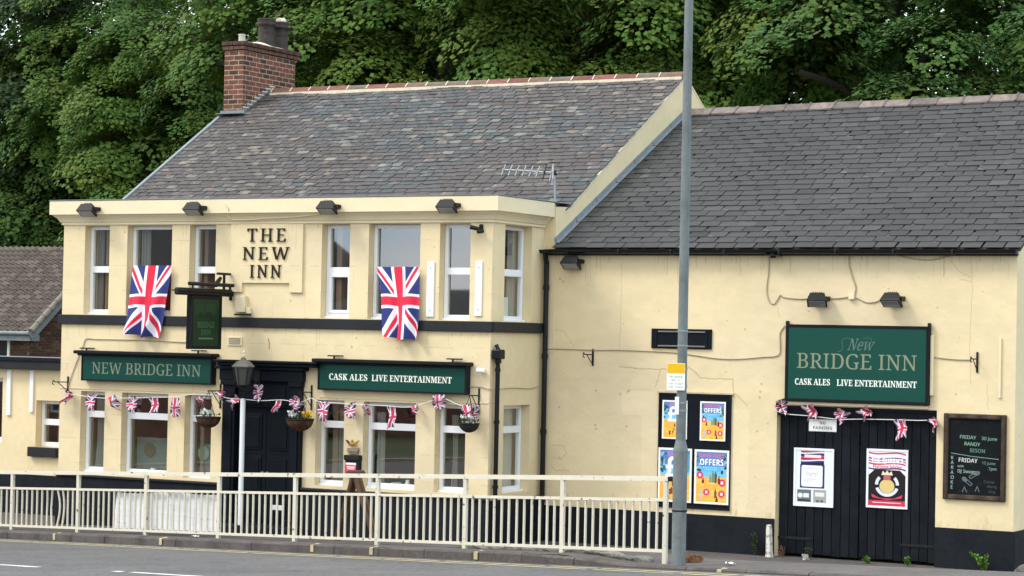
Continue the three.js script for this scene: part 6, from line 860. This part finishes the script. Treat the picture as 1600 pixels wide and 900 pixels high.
{ const g = new THREE.IcosahedronGeometry(1, 3), P = g.attributes.position, q = noiser(91, 16); for (let j = 0; j < P.count; j++) { const x = P.getX(j), y = P.getY(j), z = P.getZ(j), m = 0.82 + 0.4 * q(x * 2 + 5, y * 2 + z * 1.7 + 5); P.setXYZ(j, x * m, y * m, z * m); } g.computeVertexNormals(); const p = onZ(1600, 893, -1.35); g.scale(0.26, 0.13, 0.18).translate(p.x + 0.12, groundH(p.x, -1.35) + 0.05, -1.35); single('boulder', g, mk(paintTex([0.13, 0.118, 0.105], 0.6, 0.4, 256, 281), 0.95, 0.02), 'rough grey stone against the outbuilding corner', 'stone'); }
console.log('street');

// ------------------------------------------------------------------ houses across the road, mirrored in the upper windows
function farHouse(label, x0, x1, z, eave, ridge, hip, seed) {
  const o = thing('terraced_house', label, 'house', V((x0 + x1) / 2, roadH(sOf(x0, z)), z + 4)), gy = roadH(sOf((x0 + x1) / 2, z)) - 0.3, brick = mk(paintTex([0.17, 0.075, 0.055], 0.35, 1.2, 256, seed), 0.9, 0.01), xm = (x0 + x1) / 2;
  part('wall', box(x0, x1, gy, eave, z, z + 8), brick, o);
  const pos = [], A = V(x0 - 0.2, eave, z - 0.3), B = V(x1 + 0.2, eave, z - 0.3), C = V(x1 + 0.2, eave, z + 8.3), D = V(x0 - 0.2, eave, z + 8.3), E = V(x0 + hip, ridge, z + 4), Fp = V(x1 - hip, ridge, z + 4); for (const t of [[A, B, Fp], [A, Fp, E], [C, D, E], [C, E, Fp], [B, C, Fp], [D, A, E]]) pos.push(...t.flatMap(p => [p.x, p.y, p.z]));
  const g = new THREE.BufferGeometry(); g.setAttribute('position', new THREE.Float32BufferAttribute(pos, 3)); g.computeVertexNormals(); part('roof', g, mk(paintTex([0.05, 0.05, 0.055], 0.3, 1.0, 256, seed + 2), 0.8, 0.01), o);
  part('chimney', [box(xm + 1.2, xm + 1.9, ridge - 1.0, ridge + 1.1, z + 3.4, z + 4.6)], brick, o);
  for (let x = x0 + 1; x < x1 - 1.4; x += 2.6) for (const y of [gy + 1.2, gy + 3.7]) if (y + 1.4 < eave) { const w = sub('window', o); part('frame', rbox(x, x + 1.2, y, y + 1.4, z - 0.06, z - 0.002, 0.01), M.upvc, w); part('pane', box(x + 0.08, x + 1.12, y + 0.08, y + 1.32, z - 0.068, z - 0.0605), mat(0.03, 0.035, 0.04, 0.05), w); }
}
farHouse('tall brick house with hipped slate roof facing the pub across the road', -48, -32.6, 40, 5.5, 9.2, 2.7, 301);
farHouse('low brick house with dark roof next to the tall one across the road', -31.8, -12, 41, 3.4, 5.0, 1.0, 311);
console.log('far houses');

// ------------------------------------------------------------------ trees behind
function sprayGeo(seed, n, rad, size) { // a layered spray of leaves, roughly dome shaped, y up
  const r = rng(seed), pos = [], col = [];
  for (let i = 0; i < n; i++) {
    const a = r() * 6.283, q = Math.sqrt(r()), x = Math.cos(a) * q * rad, z = Math.sin(a) * q * rad, y = (1 - q * q) * rad * 0.45 + (r() - 0.5) * rad * 0.35;
    const out = V(Math.cos(a) * (0.3 + q), 0.15 - 0.5 * r(), Math.sin(a) * (0.3 + q)).normalize(), up = V((r() - 0.5) * 1.1, 1, (r() - 0.5) * 1.1).normalize(), sd = out.clone().cross(up).normalize(), s = size * (0.65 + 0.7 * r());
    const b = V(x, y, z), tip = b.clone().addScaledVector(out, s), m = b.clone().addScaledVector(out, s * 0.45), nrm = sd.clone().cross(out); const l1 = m.clone().addScaledVector(sd, s * 0.48).addScaledVector(nrm, -0.1 * s), l2 = m.clone().addScaledVector(sd, -s * 0.48).addScaledVector(nrm, -0.1 * s);
    const k = 1, yl = r(); const c = [lerp(0.82, 1.22, yl) * k, k, lerp(1.05, 0.75, yl) * k];
    for (const p of [b, l1, tip, b, tip, l2]) { pos.push(p.x, p.y, p.z); col.push(...c); }
  }
  const g = new THREE.BufferGeometry(); g.setAttribute('position', new THREE.Float32BufferAttribute(pos, 3)); g.setAttribute('color', new THREE.Float32BufferAttribute(col, 3)); g.computeVertexNormals(); return g;
}
const sprays = [0, 1, 2, 3].map(i => sprayGeo(400 + i, 150, 0.55, 0.112));
M.leaf = new THREE.MeshPhysicalMaterial({ color: 0xffffff, vertexColors: true, roughness: 0.7, specularIntensity: 0.3, side: THREE.DoubleSide, transmission: 0.32, thickness: 0 });
M.bark = mk(paintTex([0.10, 0.085, 0.07], 0.5, 0.8, 256, 321), 0.95, 0.03);
function tree(label, u, v, z, Rx, Ry, seed, tint, dens = 1, name = 'sycamore_tree') {
  const c = onZ(u, v, z), r = rng(seed), gy = z < -9 ? lerp(-0.4, 2.2 + 0.8 * Math.sin(c.x * 0.13), sstep(-9, -34, z)) : -0.4;
  const o = thing(name, label, 'tree', V(c.x, gy, z), 'trees behind the pub'), trunk = [];
  const tH = c.y - gy, tp = V(c.x + (r() - 0.5), c.y + Ry * 0.3, z + (r() - 0.5));
  trunk.push(tube([V(c.x, gy - 0.3, z), V(c.x + (r() - 0.5) * 0.6, gy + tH * 0.4, z + (r() - 0.5) * 0.5), V(c.x + (r() - 0.5) * 0.8, c.y - Ry * 0.3, z), tp], 0.24, 20, 8));
  const lobes = []; const nl = 17;
  for (let i = 0; i < nl; i++) { const yy = lerp(-0.92, 0.92, (i + 0.5) / nl) + (r() - 0.5) * 0.15, a = i * 2.4 + r() * 0.8, q = Math.sqrt(Math.max(0.05, 1 - yy * yy)) * (0.6 + 0.4 * r()); const L = V(c.x + Math.cos(a) * q * Rx, c.y + yy * Ry, z + Math.sin(a) * q * Rx * 0.8); lobes.push({ p: L, r: Rx * (0.3 + 0.16 * r()) });
    if (i % 2 === 0) { const b = V(lerp(c.x, L.x, 0.08), lerp(c.y - Ry * 0.6, L.y, 0.3), z); trunk.push(tube([b, b.clone().lerp(L, 0.5).add(V(0, 0.3, 0)), L.clone().add(V(0, L.y > c.y ? 0.5 : 0.1, 0.4))], 0.075, 10, 5)); } }
  part('trunk', trunk, M.bark, o);
  const per = Math.round(40 * dens), mats = [], cols = [];
  for (const l of lobes) { for (let k = 0; k < per; k++) {
    const th = r() * 6.283, cz = r() * 1.7 - 0.7, sn = Math.sqrt(Math.max(0, 1 - cz * cz)), n = V(Math.cos(th) * sn, cz, Math.sin(th) * sn), rad = l.r * (0.7 + 0.35 * r());
    const p = l.p.clone().add(V(n.x * rad * 1.15, n.y * rad * 0.78, n.z * rad * 1.15)).sub(o.position); const up = n.clone().multiplyScalar(0.65).add(V(0, 0.75, 0)).normalize();
    const qn = new THREE.Quaternion().setFromUnitVectors(V(0, 1, 0), up).multiply(new THREE.Quaternion().setFromAxisAngle(V(0, 1, 0), r() * 6.283)); const s = 0.75 + 0.5 * r();
    mats.push(new THREE.Matrix4().compose(p, qn, V(s, s, s))); const hue = r() - 0.5; cols.push(rgb(tint[0] * (1 + 0.3 * hue), tint[1] * (1 - 0.05 * hue), tint[2] * (1 - 0.3 * hue))); } }
  const im = new THREE.InstancedMesh(sprays[seed % 4], M.leaf, mats.length); im.name = 'crown'; im.castShadow = im.receiveShadow = true; mats.forEach((m, i) => { im.setMatrixAt(i, m); im.setColorAt(i, cols[i]); }); im.userData = { kind: 'stuff' }; o.add(im);
}
const tA = [0.094, 0.172, 0.030], tB = [0.068, 0.138, 0.028], tC = [0.112, 0.188, 0.032], tD = [0.034, 0.070, 0.025];
const trees = [
  [470, 80, -17, 3.0, 3.2, tA], [700, 75, -17.5, 3.1, 3.2, tC], [925, 50, -17, 3.2, 3.2, tA], [1165, 60, -18, 3.2, 3.3, tC], [1390, 100, -17, 3.0, 3.0, tB], [1600, 70, -18, 2.8, 3.0, tB],
  [590, -60, -24, 3.6, 4.0, tB], [830, -90, -24, 3.8, 4.2, tB], [1070, -60, -25, 3.8, 4.0, tA], [1290, -50, -25, 3.4, 3.8, tA], [1500, -120, -25, 3.2, 3.6, tB],
  [320, 40, -22, 3.2, 4.4, tB], [190, 60, -25, 3.6, 4.6, tA], [40, 40, -26, 3.6, 4.6, tD], [250, 230, -22, 2.8, 3.0, tA], [110, 260, -27, 3.4, 3.6, tB], [-30, 250, -28, 3.4, 3.8, tD], [20, 380, -26, 2.6, 2.6, tB],
];
const kinds = { };
const treeLabels = ['leafy green tree directly behind the brick chimney', 'yellow green tree behind the middle of the red ridge tiles', 'leafy green tree behind the end of the red ridge by the gable', 'yellow green tree behind the lamp column top and gable', 'mid green tree behind the middle of the outbuilding ridge', 'open crowned tree with sky gaps behind the outbuilding corner', 'tall tree showing above and right of the chimney pots', 'tall tree showing above the middle of the pub roof', 'tall tree showing above the pub gable', 'tall tree showing above the outbuilding roof', 'tall tree with sky gaps above the outbuilding corner', 'tall tree with sky gaps left of the chimney', 'broad tree behind the left slope of the pub roof', 'dark tall tree furthest along the bank beyond the brick house', 'bushy tree against the left verge of the pub roof', 'broad low tree between the pub and the brick house roof', 'dark low tree behind the brick house ridge', 'bushy shrub sized tree at the brick house ridge'];
trees.forEach(([u, v, z, rx, ry, t], i) => tree(treeLabels[i], u, v, z, rx, ry, 500 + i * 7, t, ({ 4: 0.55, 5: 0.30, 9: 0.26, 10: 0.16, 11: 0.2, 12: 0.6, 0: 0.65, 6: 0.55, 3: 0.75 })[i] ?? 0.8));
console.log('trees');
renderer.render(scene, camera);
